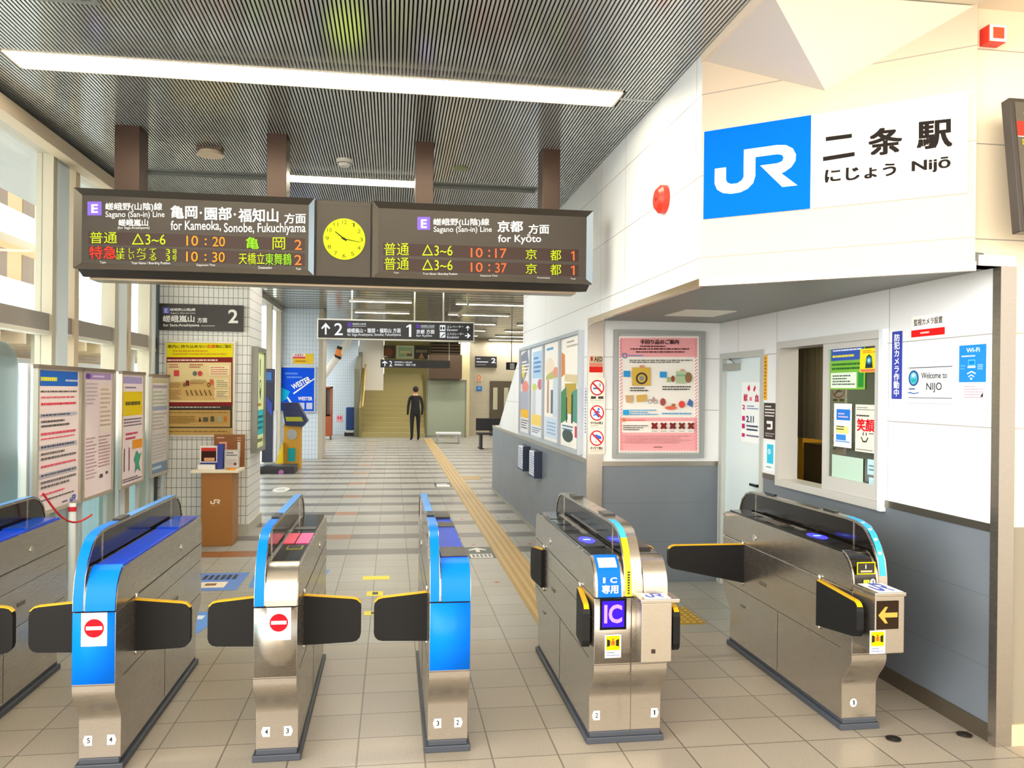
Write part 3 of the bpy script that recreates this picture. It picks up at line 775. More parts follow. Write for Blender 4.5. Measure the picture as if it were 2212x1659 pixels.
art(bd, 'led_text', L1, [('t', 178, 432, 405, 530, '普通', YG, .0), ('t', 528, 445, 810, 540, '△3~6', YG), ('t', 985, 465, 1083, 550, '10', OR, .005), ('t', 1138, 488, 1155, 545, ':', OR, .01), ('t', 1203, 475, 1308, 556, '20', OR, .005), ('t', 1482, 478, 1590, 576, '亀', '!8ee000', .01), ('t', 1706, 480, 1810, 582, '岡', YG), ('t', 1890, 500, 1950, 584, '2', '!ff8030', .005),
  ('t', 175, 553, 400, 660, '特急', RD, .01), ('t', 402, 566, 470, 612, 'は', YG), ('t', 505, 568, 550, 612, 'し', YG), ('t', 570, 570, 650, 616, 'だ', YG), ('t', 675, 574, 735, 618, 'て', YG), ('t', 815, 578, 850, 620, '3', YG), ('t', 868, 580, 908, 626, '号', YG),
  ('t', 402, 616, 470, 664, 'ま', YG), ('t', 505, 618, 550, 664, 'い', YG), ('t', 570, 622, 650, 668, 'づ', YG), ('t', 675, 624, 735, 672, 'る', YG), ('t', 815, 630, 850, 678, '3', YG), ('t', 868, 632, 908, 680, '号', YG),
  ('t', 985, 600, 1083, 684, '10', OR, .005), ('t', 1138, 620, 1155, 676, ':', OR, .01), ('t', 1203, 604, 1308, 688, '30', OR, .005), ('t', 1425, 610, 1640, 706, '天橋立', YG), ('t', 1645, 614, 1865, 712, '東舞鶴', '!9ae000'), ('t', 1890, 628, 1950, 712, '2', '!ff8030', .005)], -.0140)
art(bd, 'lettering', L2, [('r', 790, 176, 888, 276, '!8a68d8'), ('t', 818, 195, 862, 262, 'E', '!ffffff', .03), ('t', 915, 188, 1342, 250, '嵯峨野(山陰)線', W, .015), ('t', 915, 250, 1362, 305, 'Sagano (San-in) Line', W, .008), ('t', 1408, 208, 1600, 292, '京都', W, .025), ('t', 1646, 234, 1802, 306, '方面', W, .02), ('t', 1410, 312, 1742, 388, 'for Kyōto', W, .015),
  ('t', 608, 600, 648, 614, 'Type', W), ('t', 832, 606, 1098, 628, 'Train Name / Boarding Position', W), ('t', 1275, 622, 1405, 640, 'Departure Time', W), ('t', 1712, 638, 1808, 655, 'Destination', W), ('t', 1968, 646, 2006, 660, 'Track', W)], -.0140)
q = []
for dy, mn in ((0, '17'), (112, '37')):
    q += [('t', 535, 375 + dy, 725, 472 + dy, '普通', YG), ('t', 826, 388 + dy, 1060, 474 + dy, '△3~6', YG), ('t', 1200, 415 + dy, 1292, 488 + dy, '10', '!ff6a30', .005), ('t', 1335, 428 + dy, 1350, 485 + dy, ':', '!ff6a30', .01), ('t', 1388, 420 + dy, 1476, 494 + dy, mn, '!ff6a30', .005), ('t', 1622, 424 + dy, 1708, 502 + dy, '京', YG), ('t', 1812, 430 + dy, 1895, 512 + dy, '都', YG), ('t', 1970, 440 + dy, 1998, 512 + dy, '1', '!ff6a30', .005)]
art(bd, 'led_text', L2, q, -.0140)
# clock
c0, c1 = PBd.uz(680, 500)[0] + .012, PBd.uz(805, 520)[0] - .012
MB().mat(fp).box(u(c0), -.022, -.045, u(c1), -.001, .503).build('clock_panel', bd, bevel=.004)
MB().mat(dk2).box(u(c0) + .03, -.024, .03, u(c0) + .034, -.022, .47).box(u(c1) - .034, -.024, .03, u(c1) - .03, -.022, .47).box(u(c0) + .03, -.024, .466, u(c1) - .03, -.022, .47).build('panel_line', bd)
cx_, cz_ = L2(229, 350)
ra = .148
ck = MB().mat(M('!d4f000', .4, 0, .85)).cyl((cx_, -.031, cz_), ra, .008, 'y', 48).build('clock_face', bd)
nm = []
for i in range(1, 13):
    a = math.radians(90 - 30 * i); x, z = cx_ + .120 * math.cos(a), cz_ + .120 * math.sin(a); s_ = .012 if i < 10 else .016
    nm.append(('t', x - s_, z + .014, x + s_, z - .014, str(i), '#3a3a10', .0))
def hand(a, L, w_):
    a = math.radians(90 - a); c, s = math.cos(a), math.sin(a)
    return ('p', [(cx_ - c * .02 - s * w_, cz_ - s * .02 + c * w_), (cx_ + c * L - s * w_ * .5, cz_ + s * L + c * w_ * .5), (cx_ + c * L + s * w_ * .5, cz_ + s * L - c * w_ * .5), (cx_ - c * .02 + s * w_, cz_ - s * .02 - c * w_)], '#20200a')
art(ck, 'clock_numeral', co, nm, -.0325)
art(ck, 'hour_hand', co, [hand(308, .082, .006)], -.037); art(ck, 'minute_hand', co, [hand(100, .112, .004), ('e', cx_, cz_, .009, .009, '#20200a')], -.038)
hb = M('#38200f', .4, .2)
for i, (a, b) in enumerate(((-1.967, -1.80), (-.925, -.785), (.149, .285), (1.115, 1.25))):
    MB().mat(hb).box(u(a), .11, .507, u(b), .32, 1.02).build('hanger_post', bd, bevel=.004)

# ---------------------------------------------------------------- station name sign on the diagonal wall
ns = Sign('station_name_sign', 'large station name sign with blue square logo on the diagonal cream wall', 'sign', PD, [(.017, 3.068), (1.268, 2.592)], .008, M('#e6dfd6', .5, 0, 0, .2), raw=True)
ns.art('blue_square', [('r', 0, 0, .4425, 1, M('#0068f4', .7, 0, 0, .05))], label='bright blue square')
jc = lambda a, b: (a * .5535, .476 - b * .476)
ns.art('logo_letters', [('jr', .11, .27, .885, .745, '#ffffff')], co=jc, y=-.0095, label='white JR letters')
S5 = ns.px(2.676, 1480, 0)
def warp(tl, tr, br, bl):
    def f(a, b):
        x = (tl[0] * (1 - a) + tr[0] * a) * (1 - b) + (bl[0] * (1 - a) + br[0] * a) * b
        y = (tl[1] * (1 - a) + tr[1] * a) * (1 - b) + (bl[1] * (1 - a) + br[1] * a) * b
        return S5(x, y)
    return f
for qd, tx_, bo in (((( 805, 800), (975, 778), (975, 902), (805, 930)), '二', .035), (((1065, 752), (1252, 735), (1252, 882), (1065, 905)), '条', .03), (((1345, 712), (1540, 692), (1540, 848), (1345, 868)), '駅', .03), (((812, 985), (1218, 945), (1218, 1015), (812, 1060)), 'にじょう', .03), (((1310, 932), (1535, 905), (1535, 990), (1310, 1012)), 'Nijō', .03)):
    ns.art('lettering', [('t', 0, 0, 1, 1, tx_, '#1c1612', bo)], co=warp(*qd), label='dark lettering')
# fire bell, red lamp
t = thing('alarm_bell', 'red round alarm bell on the cream wall left of the name sign', 'alarm bell', (XA, 4.765, 2.84), -PI / 2)
MB().mat(M('#d8321c', .35)).cyl((0, -.035, 0), .086, .035, 'y', 32, .088).cyl((0, -.060, 0), .060, .025, 'y', 32, .086).build('bell_body', t)
MB().mat('#7a1a10').cyl((0, -.063, 0), .012, .004, 'y', 14).build('centre_screw', t)
MB().mat('#ece2d2').box(-.03, -.03, .08, .03, -.0, .115).build('bracket', t)
t = thing('warning_lamp', 'small square red lamp with white rim high beside the diagonal wall', 'lamp', (2.745, YC, 3.325))
MB().mat(M('#e03020', .4)).box(-.045, -.06, -.04, .045, 0, .04).build('housing', t, bevel=.004)
MB().mat('#fff1e6').box(-.04, -.064, -.037, .045, -.058, .038).build('rim', t)
MB().mat(M('#f04022', .3, 0, .6)).box(-.025, -.067, -.024, .030, -.063, .026).build('lens', t)
# tilted train information screen at the right edge
t = thing('information_screen', 'dark tilted information screen with a red band at the right edge', 'screen', (2.78, 3.16, 2.375), 0)
t.rotation_euler = (math.radians(-7), 0, 0)
MB().mat(M('#3a322c', .3)).box(-.06, .0, 0, 1.1, .05, .62).build('casing', t, bevel=.004)
MB().mat(M('#5a5448', .12)).box(-.035, -.003, .01, 1.08, 0, .60).build('screen_glass', t)
art(t, 'screen_content', co, [('r', -.035, .44, 1.08, .51, '!e8402a'), ('r', -.035, .436, 1.08, .44, '#ded6c8'), ('jr', .005, .565, .06, .535, '#f4f4f4'), ('t', -.015, .425, .03, .395, '【JR', '!d8c820'), ('t', .01, .37, .055, .34, '列車', '!9fd8c0'), ('t', -.015, .17, .04, .150, '京都', '!9fd8c0'), ('t', -.015, .145, .04, .125, '京都', '!9fd8c0')], -.0034)
MB().mat('#3a322c').box(.3, .05, .2, .5, .10, .4).build('bracket', t)

# ---------------------------------------------------------------- pink notice on the recess wall
pn = Sign('poster_case', 'grey-framed case with a pink striped luggage notice beside the office door', 'poster case', PR, [(1325, 714), (1518, 716), (1518, 988), (1322, 988)], .03, M('#a9adab', .4, .2), bevel=.004)
pn.frame(M('#9a9e9d', .35, .4), .03, .045)
pk = '#e8a3a8'; c3 = pn.px(5.532, 1310, 700)
ops = [('r', 135, 150, 1085, 1530, '#f6f2ee'), ('r', 150, 165, 1070, 395, pk), ('r', 150, 1115, 1070, 1520, pk), ('r', 170, 395, 1030, 1115, '#e9e6df'), ('r', 170, 1160, 1030, 1295, '#efe9e4')]
for i in range(26):
    x = 150 + i * 35
    for yy in (160, 1500): ops.append(('p', [(x, yy + 16), (x + 16, yy), (x + 30, yy), (x + 14, yy + 16)], '#f4dcdc'))
for i in range(34):
    yy = 180 + i * 39
    for x in (142, 1035): ops.append(('p', [(x, yy + 28), (x + 30, yy), (x + 30, yy + 16), (x, yy + 42)], '#d98d92'))
ops += [('t', 385, 190, 840, 245, '手回り品のご案内', '#3a2022', .03), ('d', 380, 255, 850, 285, 1, '#4a2a2c'), ('d', 265, 285, 960, 318, 1, '#4a2a2c'), ('d', 330, 322, 910, 352, 1, '#4a2a2c'), ('o', 200, 380, 32, 32, .35, '#5a78b0'), ('d', 245, 368, 425, 392, 1, '#3a8ac8'),
  ('d', 255, 425, 1000, 470, 2, '#55504c'), ('r', 285, 520, 505, 735, '#c8a848'), ('r', 375, 495, 430, 525, '#c88a70'), ('o', 400, 650, 70, 70, .3, '#3c3a38'), ('e', 400, 650, 30, 30, '#8a8880'), ('r', 185, 560, 262, 632, '#2f8fd0'), ('r', 615, 570, 695, 640, '#2f8fd0'),
  ('r', 700, 635, 745, 695, '#9ab07a'), ('e', 770, 655, 22, 38, '#8a4a38'), ('r', 808, 565, 925, 710, '#a8bc98'), ('r', 808, 605, 925, 625, '#7aa890'), ('e', 955, 640, 42, 62, '#8a6a48'), ('r', 860, 540, 905, 566, '#c89a80'),
  ('d', 260, 750, 530, 810, 2, '#3c3836'), ('d', 645, 735, 985, 795, 2, '#3c3836'), ('p', [(205, 850), (300, 850), (290, 940), (215, 935)], '#c0a078'), ('p', [(335, 850), (460, 838), (462, 920), (340, 930)], '#c8a458'), ('o', 500, 925, 25, 25, .2, '#6a5a58'), ('o', 562, 925, 25, 25, .2, '#6a5a58'), ('p', [(505, 925), (540, 860), (570, 920)], '#b09090'),
  ('e', 650, 930, 32, 45, '#a0504a'), ('e', 745, 1000, 70, 22, '#d86a50'), ('e', 775, 968, 25, 20, '#a8704a'), ('e', 875, 958, 38, 42, '#d84a44'), ('p', [(935, 960), (965, 890), (1010, 930), (1000, 995)], '#4a68a0'),
  ('r', 178, 1022, 250, 1085, '#2f9ad8'), ('d', 260, 1015, 590, 1090, 3, '#4a9ad0'), ('d', 640, 1050, 990, 1085, 1, '#4a9ad0'), ('t', 170, 1122, 212, 1165, '×', '#c87a28', .05), ('d', 230, 1135, 445, 1155, 1, '#d84a3a'), ('d', 180, 1200, 475, 1270, 3, '#4a4644'), ('d', 190, 1320, 1010, 1420, 4, '#cf8f94'), ('d', 540, 1455, 670, 1475, 1, '#5a3a3c')]
for i, cc in enumerate(('#8a3a30', '#c83028', '#40385a', '#6a8a60', '#6a6664')):
    x = 550 + i * 108; ops += [('e', x, 1215, 30, 32, cc), ('t', x - 42, 1170, x + 42, 1255, '×', '#7a2a28', .05), ('d', x - 35, 1268, x + 35, 1282, 1, '#6a4a4a')]
pn.art('printed_notice', ops, co=c3, y=-.031, step=.00015)
# stickers on the steel corner
PRc = Plane('Y', YR - .02)
a = Sign('sticker', 'small red and white AED sticker at the top of the steel corner column', 'sticker', PRc, [(1273, 768), (1302, 770), (1302, 805), (1273, 805)], .001, M('#c9b493', .4))
a.art('print', [('r', .1, .05, .25, .3, '#c02a20'), ('t', .35, .05, .98, .33, 'AED', '#3a2a20', .02), ('r', 0, .42, 1, .62, '#d88a78'), ('r', 0, .64, 1, .98, '#d8281e')])
a = Sign('sticker', 'tall strip of three round prohibition signs on the steel corner column', 'sticker', PRc, [(1272, 817), (1307, 817), (1306, 981), (1272, 980)], .001, M('#f3ecdc', .4))
ops = []
for i, (tx_, en) in enumerate((('禁 煙', 'No Smoking'), ('かけ込み禁止', 'Do not rush'), ('ポイ捨て禁止', 'No littering'))):
    v = i / 3
    ops += [('e', .5, v + .125, .40, .094, '#ffffff')]
    if i == 0: ops += [('r', .25, v + .125, .62, v + .145, '#3a6a9a'), ('r', .62, v + .125, .72, v + .145, '#d8c8b8'), ('o', .66, v + .09, .08, .02, .4, '#5a5a5a')]
    elif i == 1: ops += [('e', .60, v + .075, .07, .017, '#2f6ad0'), ('p', [(.28, v + .12), (.55, v + .09), (.72, v + .12), (.60, v + .125), (.55, v + .15), (.68, v + .17), (.62, v + .19), (.42, v + .155), (.25, v + .165), (.25, v + .15), (.42, v + .135)], '#2f6ad0')]
    else: ops += [('p', [(.22, v + .10), (.45, v + .075), (.78, v + .10), (.80, v + .14), (.62, v + .135), (.45, v + .115)], '#2f6ad0'), ('r', .40, v + .16, .50, v + .18, '#e0a828')]
    ops += [('o', .5, v + .125, .44, .103, .17, '#d02a30'), ('p', [(.17, v + .07), (.24, v + .053), (.83, v + .178), (.76, v + .195)], '#d02a30'), ('t', .1, v + .238, .9, v + .275, tx_, '#2a2624', .03), ('t', .08, v + .285, .92, v + .303, en, '#6a6460', .0) if i == 0 else ('d', .08, v + .285, .92, v + .303, 1, '#c88a70'), ('r', .05, v + .318, .95, v + .321, '#8a8478')]
a.art('print', ops, step=.00012)

# ---------------------------------------------------------------- poster cases and racks on the right wall
pc = Sign('poster_case', 'long silver case of four travel posters on the white right wall', 'poster case', PA, [(-10.2, 2.186), (-6.85, 1.095)], .03, M('#b6bdc4', .4, .3), raw=True)
pc.frame(M('#b2bac4', .35, .4), .03, .05)
UU = [0, .237, .487, .745, 1.]
imgs = []
def poster_ops(kind):
    if kind == 0: return [('r', 0, 0, 1, 1, '#dfe0e4'), ('p', [(0, .05), (.7, 0), (.9, .2), (.2, .42), (0, .4)], '#7c8496'), ('p', [(.1, .16), (.55, .22), (.3, .36), (.1, .30)], '#d8c84a'), ('e', .5, .45, .35, .08, '#d88a80'), ('r', 0, .5, 1, .76, '#a8acc0'), ('d', .1, .12, .9, .28, 4, '#f2f2f4'), ('r', .05, .72, .95, .82, '#e8b83a'), ('d', .1, .84, .9, .96, 4, '#7a7e90')]
    if kind == 1: return [('r', 0, 0, 1, 1, '#e2e6ee'), ('r', .1, .05, .9, .35, '#a8c8e8'), ('d', .2, .1, .8, .3, 4, '#4a78b8'), ('e', .75, .42, .2, .06, '#c07a90'), ('r', .1, .48, .4, .8, '#c8ccd8'), ('e', .3, .45, .2, .04, '#c8d070'), ('r', .05, .76, .95, .88, '#ecd070'), ('d', .1, .9, .9, .97, 3, '#6a78a0')]
    if kind == 2: return [('r', 0, 0, 1, 1, '#f0eeec'), ('d', .12, .03, .85, .09, 1, '#3a9ad8'), ('e', .35, .25, .3, .10, '#ecdccc'), ('p', [(.1, .33), (.9, .26), (.9, .36), (.1, .38)], '#b8b87a'), ('e', .75, .3, .15, .05, '#e09a88'), ('r', .18, .38, .32, .72, '#c09a80'), ('r', .45, .48, .6, .72, '#6a7080'), ('r', .6, .36, .95, .75, '#c8d8e8'), ('r', .05, .76, .95, .97, '#cadcf0'), ('d', .2, .8, .8, .94, 4, '#8aa8d0')]
    return [('r', 0, 0, 1, 1, '#f2efe9'), ('p', [(0, .12), (.2, .15), (.22, .33), (0, .36)], '#d88a50'), ('d', .3, .02, .95, .1, 2, '#b0a8a0'), ('p', [(.2, .33), (.95, .35), (.9, .42), (.2, .40)], '#d8c8a0'), ('r', .22, .42, .85, .70, '#b8a048'), ('p', [(0, .5), (.3, .45), (.4, .75), (0, .80)], '#4a8a60'), ('p', [(.6, .5), (1, .46), (1, .78), (.65, .76)], '#5a9a88'), ('r', .3, .55, .36, .78, '#2a3a34'), ('r', .6, .52, .68, .78, '#2a3a34'), ('e', .4, .90, .3, .06, '#4a5a58'), ('d', .1, .80, .7, .86, 2, '#5a8ab0'), ('r', .8, .8, .95, .9, '#c84a60')]
for i in range(4):
    a, b = UU[i] + .018, UU[i + 1] - .010
    f = lambda p, q, a=a, b=b: ((a + (b - a) * p) * pc.w, pc.h * (.965 - .93 * q))
    art(pc.root, 'travel_poster', f, poster_ops(i), -.0306, .0002)
    if i: MB().mat(M('#aeb6c0', .35, .4)).box(UU[i] * pc.w - .03, -.05, .02, UU[i] * pc.w + .03, -.03, pc.h - .02).build('divider', pc.root)
a = Sign('sticker', 'narrow blue vertical sticker at the near end of the long poster case', 'sticker', PA, [(-6.80, 1.70), (-6.73, 1.27)], .001, '#eef0f6', raw=True)
a.art('print', [('d', .2, .03, .8, .97, 16, '#3a50b0')])
for (ua, ub, lab) in ((-10.02, -9.57, 'slim leaflet rack on the grey wainscot, farther of two'), (-9.19, -8.79, 'slim leaflet rack on the grey wainscot, nearer of two')):
    t = thing('leaflet_rack', lab, 'leaflet rack', (XA, -ub - .0, .675), -PI / 2, None)
    L = ub - ua
    MB().mat(M('#23304a', .4)).box(-L * 0 + -.0 - .0, -.09, 0, .02, 0, .30).box(-L, -.02, 0, 0, 0, .30).box(-L, -.09, 0, 0, 0, .012).build('rack_frame', t)
    m = MB().mat('#dfe3ee')
    m.box(-L + .01, -.075, .015, -.01, -.03, .285)
    m.build('leaflet_stack', t)
    art(t, 'print', lambda p, q, L=L: (-L + .01 + (L - .02) * p, .285 - .27 * q), [('d', .1, .05, .9, .95, 9, '#8a94b8')], -.0755)

# ---------------------------------------------------------------- office door, window and stickers
dr = thing('door_1', 'pale blue-white office door standing closed in a grey frame', 'door', (XB, DY1, 0), -PI / 2)
dr['kind'] = 'structure'
del dr['label']; del dr['category']
W_ = DY1 - DY0
MB().mat(M('#b9bdb9', .4)).box(0, -.012, 0, .06, .10, DZ).box(W_ - .05, -.012, 0, W_, .10, DZ).box(.06, -.012, DZ - .05, W_ - .05, .10, DZ).build('door_frame', dr)
lf = MB().mat(M('#dcebf0', .35)).box(.06, .03, .01, W_ - .05, .07, DZ - .05).build('door_leaf', dr)
MB().mat('#9a9c96').box(.10, -.02, 1.84, .34, .028, 1.90).build('door_closer', dr)
MB().mat(M('#c8c8c4', .3, .8)).tube([(.30, -.01, 1.90), (.42, -.10, 1.925), (.14, .0, 1.935)], .008).build('closer_arm', dr)
MB().mat(BLACK).box(W_ - .20, -.02, .915, W_ - .08, .0, .935).cyl((W_ - .09, .0, .925), .012, .03, 'y', 12).build('door_handle', lf)
a = Sign('poster', 'white poster with pink and navy lettering taped on the office door', 'poster', Plane('XR', XB + .03), [(1603, 828), (1643, 822), (1643, 960), (1602, 952)], .002, '#f1f8fa')
a.root['label'] = 'white poster with pink and navy lettering taped on the office door'
a.art('print', [('p', [(.30, .10), (.42, .04), (.46, .12), (.38, .16)], '#d82a60'), ('p', [(.62, .13), (.72, .05), (.76, .10), (.68, .17)], '#d82a60'), ('t', .12, .2, .32, .32, '献', '#c82a50', .03), ('r', .44, .25, .56, .31, '#e07a98'), ('t', .72, .2, .92, .32, '血', '#c82a50', .03), ('t', .05, .38, .2, .46, '2', '#c82a70', .03), ('d', .3, .38, .9, .46, 2, '#7a90c0'), ('r', .05, .57, .2, .65, '#c82a70'), ('t', .28, .56, .68, .67, '2.11', '#2a3a60', .03), ('r', .05, .70, .2, .78, '#c82a70'), ('d', .3, .70, .9, .82, 2, '#2a3a60'), ('r', .05, .86, .2, .92, '#c82a70'), ('d', .3, .86, .95, .92, 1, '#7a6a90')])
for lab, cat, tl, br, bk, ops in (
  ('narrow yellow vertical notice beside the office door frame', 'sticker', (1651, 768), (1657, 864), '#e8b020', [('d', .2, .03, .8, .97, 12, '#b06a10')]),
  ('black notice with a white camera symbol beside the office door', 'sticker', (1651, 870), (1676, 950), '#2c2622', [('d', .1, .06, .9, .4, 4, '#e8e4e0'), ('r', .25, .5, .7, .58, '#f2f0ec'), ('r', .6, .5, .75, .72, '#f2f0ec'), ('r', .3, .68, .65, .74, '#f2f0ec'), ('d', .15, .82, .9, .95, 2, '#b8b0a8')]),
  ('small white sheet with a cyan picture below the black notice', 'sticker', (1653, 952), (1677, 1020), '#e9f6fb', [('r', .2, .1, .75, .75, '#34c0e8'), ('e', .4, .35, .15, .1, '#a8e4f4'), ('d', .15, .84, .8, .92, 1, '#5a98b8')]),
  ('tall blue vertical camera warning sticker left of the framed welcome sign', 'sticker', (1928, 717), (1948, 862), '#2a3aa8', [('t', .22, .04, .78, .96, '防\n犯\nカ\nメ\nラ\n作\n動\n中', '#ffffff', .02)]),
  ('white and red camera notice high on the office wall', 'sticker', (1970, 685), (2042, 722), '#fbfbf8', [('t', .08, .14, .93, .46, '監視カメラ設置', '#5a4a44', .02), ('r', 0, .66, 1, 1, '#e01a1c'), ('d', .28, .74, .7, .92, 1, '#f8d8d0')]),
  ('blue wireless internet sign with laptop symbol at the right of the office wall', 'sign', (2073, 747), (2130, 825), '#0a86f2', [('t', .28, .08, .78, .2, 'Wi-Fi', '#d8f4ff', .02), ('d', .1, .26, .9, .34, 1, '#d8f4ff'), ('r', .36, .40, .62, .56, '#7accf8'), ('r', .38, .42, .60, .54, '#0a86f2'), ('r', .34, .57, .64, .62, '#d8f4ff'), ('p', [(.32, .76), (.49, .70), (.66, .76), (.64, .79), (.49, .735), (.34, .79)], '#e8faff'), ('p', [(.37, .85), (.49, .79), (.61, .85), (.59, .87), (.49, .82), (.39, .87)], '#e8faff'), ('e', .49, .91, .045, .03, '#e8faff'), ('d', .72, .52, .92, .68, 3, '#a8dcf8'), ('d', .08, .52, .28, .68, 2, '#5ab4f4')]),
  ('pale sheet of small print under the blue wireless internet sign', 'sticker', (2078, 829), (2130, 870), '#eef2f8', [('d', .1, .08, .9, .8, 5, '#c8a8b8'), ('p', [(.78, .7), (.9, .45), (.9, .7)], '#3a3a44')])):
    s_ = Sign('sign' if cat == 'sign' else 'wall_sticker', lab, cat, PB, [tl, br], .002, bk)
    s_.art('print', ops)
wl_ = Sign('framed_sign', 'white framed sign reading Welcome to NIJO with a blue oval crest', 'sign', PB, [(1962, 788), (2065, 776), (2065, 874), (1962, 868)], .008, M('#fbfdff', .3))
wl_.frame(M('#d8dde4', .3), .004, .010)
wl_.art('print', [('r', .04, .115, .96, .135, '#38404e'), ('r', .04, .865, .96, .882, '#38404e'), ('e', .155, .385, .115, .20, '#2c5a92'), ('e', .155, .385, .080, .155, '#5ab8d8'), ('p', [(.09, .40), (.22, .40), (.19, .49), (.12, .49)], '#2aa8a8'), ('e', .155, .31, .045, .05, '#b8e8f4'), ('d', .05, .62, .27, .69, 1, '#2c4a82'), ('p', [(.03, .745), (.09, .73), (.16, .76), (.28, .735), (.28, .755), (.16, .785), (.09, .76), (.03, .765)], '#2c6ab0'), ('t', .33, .25, .86, .40, 'Welcome to', '#2a3240', .004), ('t', .44, .50, .76, .74, 'NIJO', '#2a3240', .0)])
# window of the office
wn = thing('window_6', '', 'x', (XB, WY1, WZ0), -PI / 2); wn['kind'] = 'structure'; del wn['label']; del wn['category']
WW, WH = WY1 - WY0, WZ1 - WZ0
fr = M('#c2c1bd', .4)
MB().mat(fr).box(0, -.03, 0, WW, .12, .05).box(0, -.03, WH - .05, WW, .12, WH).box(0, -.03, .05, .05, .12, WH - .05).mat('#dfe8f0').box(WW - .032, -.032, -.002, WW + .003, .121, WH + .002).build('window_frame', wn)
sash = MB().mat(fr).box(.62, -.01, .05, .68, .03, WH - .05).box(.68, -.01, .05, WW - .055, .03, .14).box(.68, -.01, WH - .09, WW - .055, .03, WH - .05).box(WW - .10, -.01, .14, WW - .055, .03, WH - .09).build('sliding_sash', wn)
MB().mat(Glass('office_glass', '#c8d6c4', .16)).box(.68, .008, .14, WW - .10, .012, WH - .09).build('pane', sash)
PW = Plane('XR', XB - .0)
def wpx(x, y): return (1690 + x / 4.365, 720 + y / 4.365)
for lab, tl, br, bk, ops in (
  ('green and blue information sheet at the top of the office window', (455, 100), (780, 530), '#76b83a', [('r', .03, .02, .97, .38, '#3a5ab0'), ('d', .08, .06, .9, .2, 2, '#e8eefa'), ('d', .08, .24, .7, .34, 1, '#e8e03a'), ('d', .06, .42, .95, .6, 2, '#2a6a2a'), ('r', .03, .64, .78, .97, '#dff0dc'), ('d', .08, .68, .74, .92, 4, '#3a4a3a'), ('r', .82, .64, .96, .95, '#2a8a3a')]),
  ('white flyer with blue bands on the office window glass, left of the smile flyer', (490, 660), (652, 1085), '#f2f8fc', [('r', .15, .13, .92, .38, '#2a7ad8'), ('d', .25, .2, .8, .34, 2, '#d8c8e8'), ('r', .12, .52, .85, .68, '#e8e08a'), ('d', .15, .5, .6, .62, 2, '#3a3a30'), ('r', .15, .71, .7, .84, '#3a8ae0'), ('r', .12, .86, .92, .88, '#3a8ae0')]),
  ('white flyer with big red kanji and a smile drawing on the office window glass', (692, 670), (876, 1135), '#e9e4da', [('d', .06, .04, .94, .13, 2, '#8a9488'), ('d', .06, .2, .7, .27, 1, '#3a3a34'), ('t', .1, .3, .95, .56, '笑顔', '#d81a28', .03), ('r', .4, .58, .44, .65, '#3a3a34'), ('r', .55, .58, .59, .65, '#3a3a34'), ('p', [(.30, .69), (.34, .68), (.42, .76), (.56, .76), (.64, .68), (.68, .69), (.58, .79), (.40, .79)], '#3a3a34'), ('d', .7, .58, .93, .62, 1, '#3a3a34'), ('d', .08, .93, .9, .97, 1, '#8a8a80')]),
  ('pale mint board leaning inside the lower office window', (470, 1140), (760, 1480), '#bcd8c8', []),
  ('upper of two small pale blue notes at the lower right of the office window', (805, 1185), (925, 1350), '#bfe6ee', [('d', .1, .3, .9, .8, 2, '#6a98a8')]),
  ('lower of two small pale blue notes at the lower right of the office window', (818, 1355), (925, 1500), '#c4ecf4', [('d', .1, .2, .9, .8, 4, '#9ac8d4')])):
    s_ = Sign('window_flyer', lab, 'flyer', Plane('XR', XB + .004), [wpx(*tl), wpx(*br)], .001, bk)
    if ops: s_.art('print', ops)
s_ = Sign('window_flyer', 'yellow flyer with a locomotive picture at the top right of the office window', 'flyer', Plane('XR', XB - .002), [wpx(733, 142), wpx(903, 142), wpx(918, 368), wpx(733, 368)], .001, '#f4e400')
s_.art('print', [('d', .15, .06, .85, .2, 2, '#e0603a'), ('r', .05, .86, .95, .98, '#e87a5a'), ('p', [(.36, .35), (.5, .25), (.64, .35), (.7, .82), (.3, .82)], '#223a44'), ('e', .5, .5, .14, .16, '#3a8ab0'), ('e', .5, .5, .07, .08, '#a8dce8')])
# inside the office
m = MB().mat(M('#6a6048', .9))
N_ = 44
vs = []; L0 = .54
for i in range(N_ + 1):
    uu = i / N_; vs.append((XB + .42 + .03 * math.sin(uu * 38) + .012 * math.sin(uu * 91), 6.20 - uu * L0))
m.add([(x, y, z) for z in (1.30, BH + .04) for x, y in vs], [(i, i + 1, N_ + 2 + i, N_ + 1 + i) for i in range(N_)], True)
o = m.build('curtain', keep=True); so = o.modifiers.new('thick', 'SOLIDIFY'); so.thickness = .004
tag_(o, 'grey-brown cloth curtain hanging inside the open half of the office window', 'curtain')
t = thing('office_cabinet', 'dark brown cabinet with a yellow side behind the office curtain', 'cabinet', (XB + .60, 6.0, 0))
MB().mat('#4a3a20').box(0, -.5, 0, .6, .32, 1.24).build('cabinet_body', t)
MB().mat('#d8a020').box(-.01, .325, 0, .25, .40, 1.3).build('side_panel', t)
o = MB().mat(M('#4a72d8', .4)).box(XB + .13, 4.62, .97, XB + .50, 5.42, .99).build('counter_mat')
tag_(o, 'blue mat on the office counter just inside the window', 'mat')
o = MB().mat(M('#b8b09a', .5)).box(XB + .121, YC + .1, .90, XB + .54, 5.57, .97).box(XB + .5, YC + .1, 0, XB + .54, 5.57, .9).build('office_counter')
tag_(o, 'beige counter under the office window', 'counter')
t = thing('office_fill_light', 'flat ceiling light inside the ticket office', 'ceiling light', (XB + .9, 5.0, BH + .04))
MB().mat(M('#fff2d4', .5, 0, 9)).box(-.15, -.6, -.02, .15, .6, 0).build('diffuser', t)  # added light source so the office interior is not dark
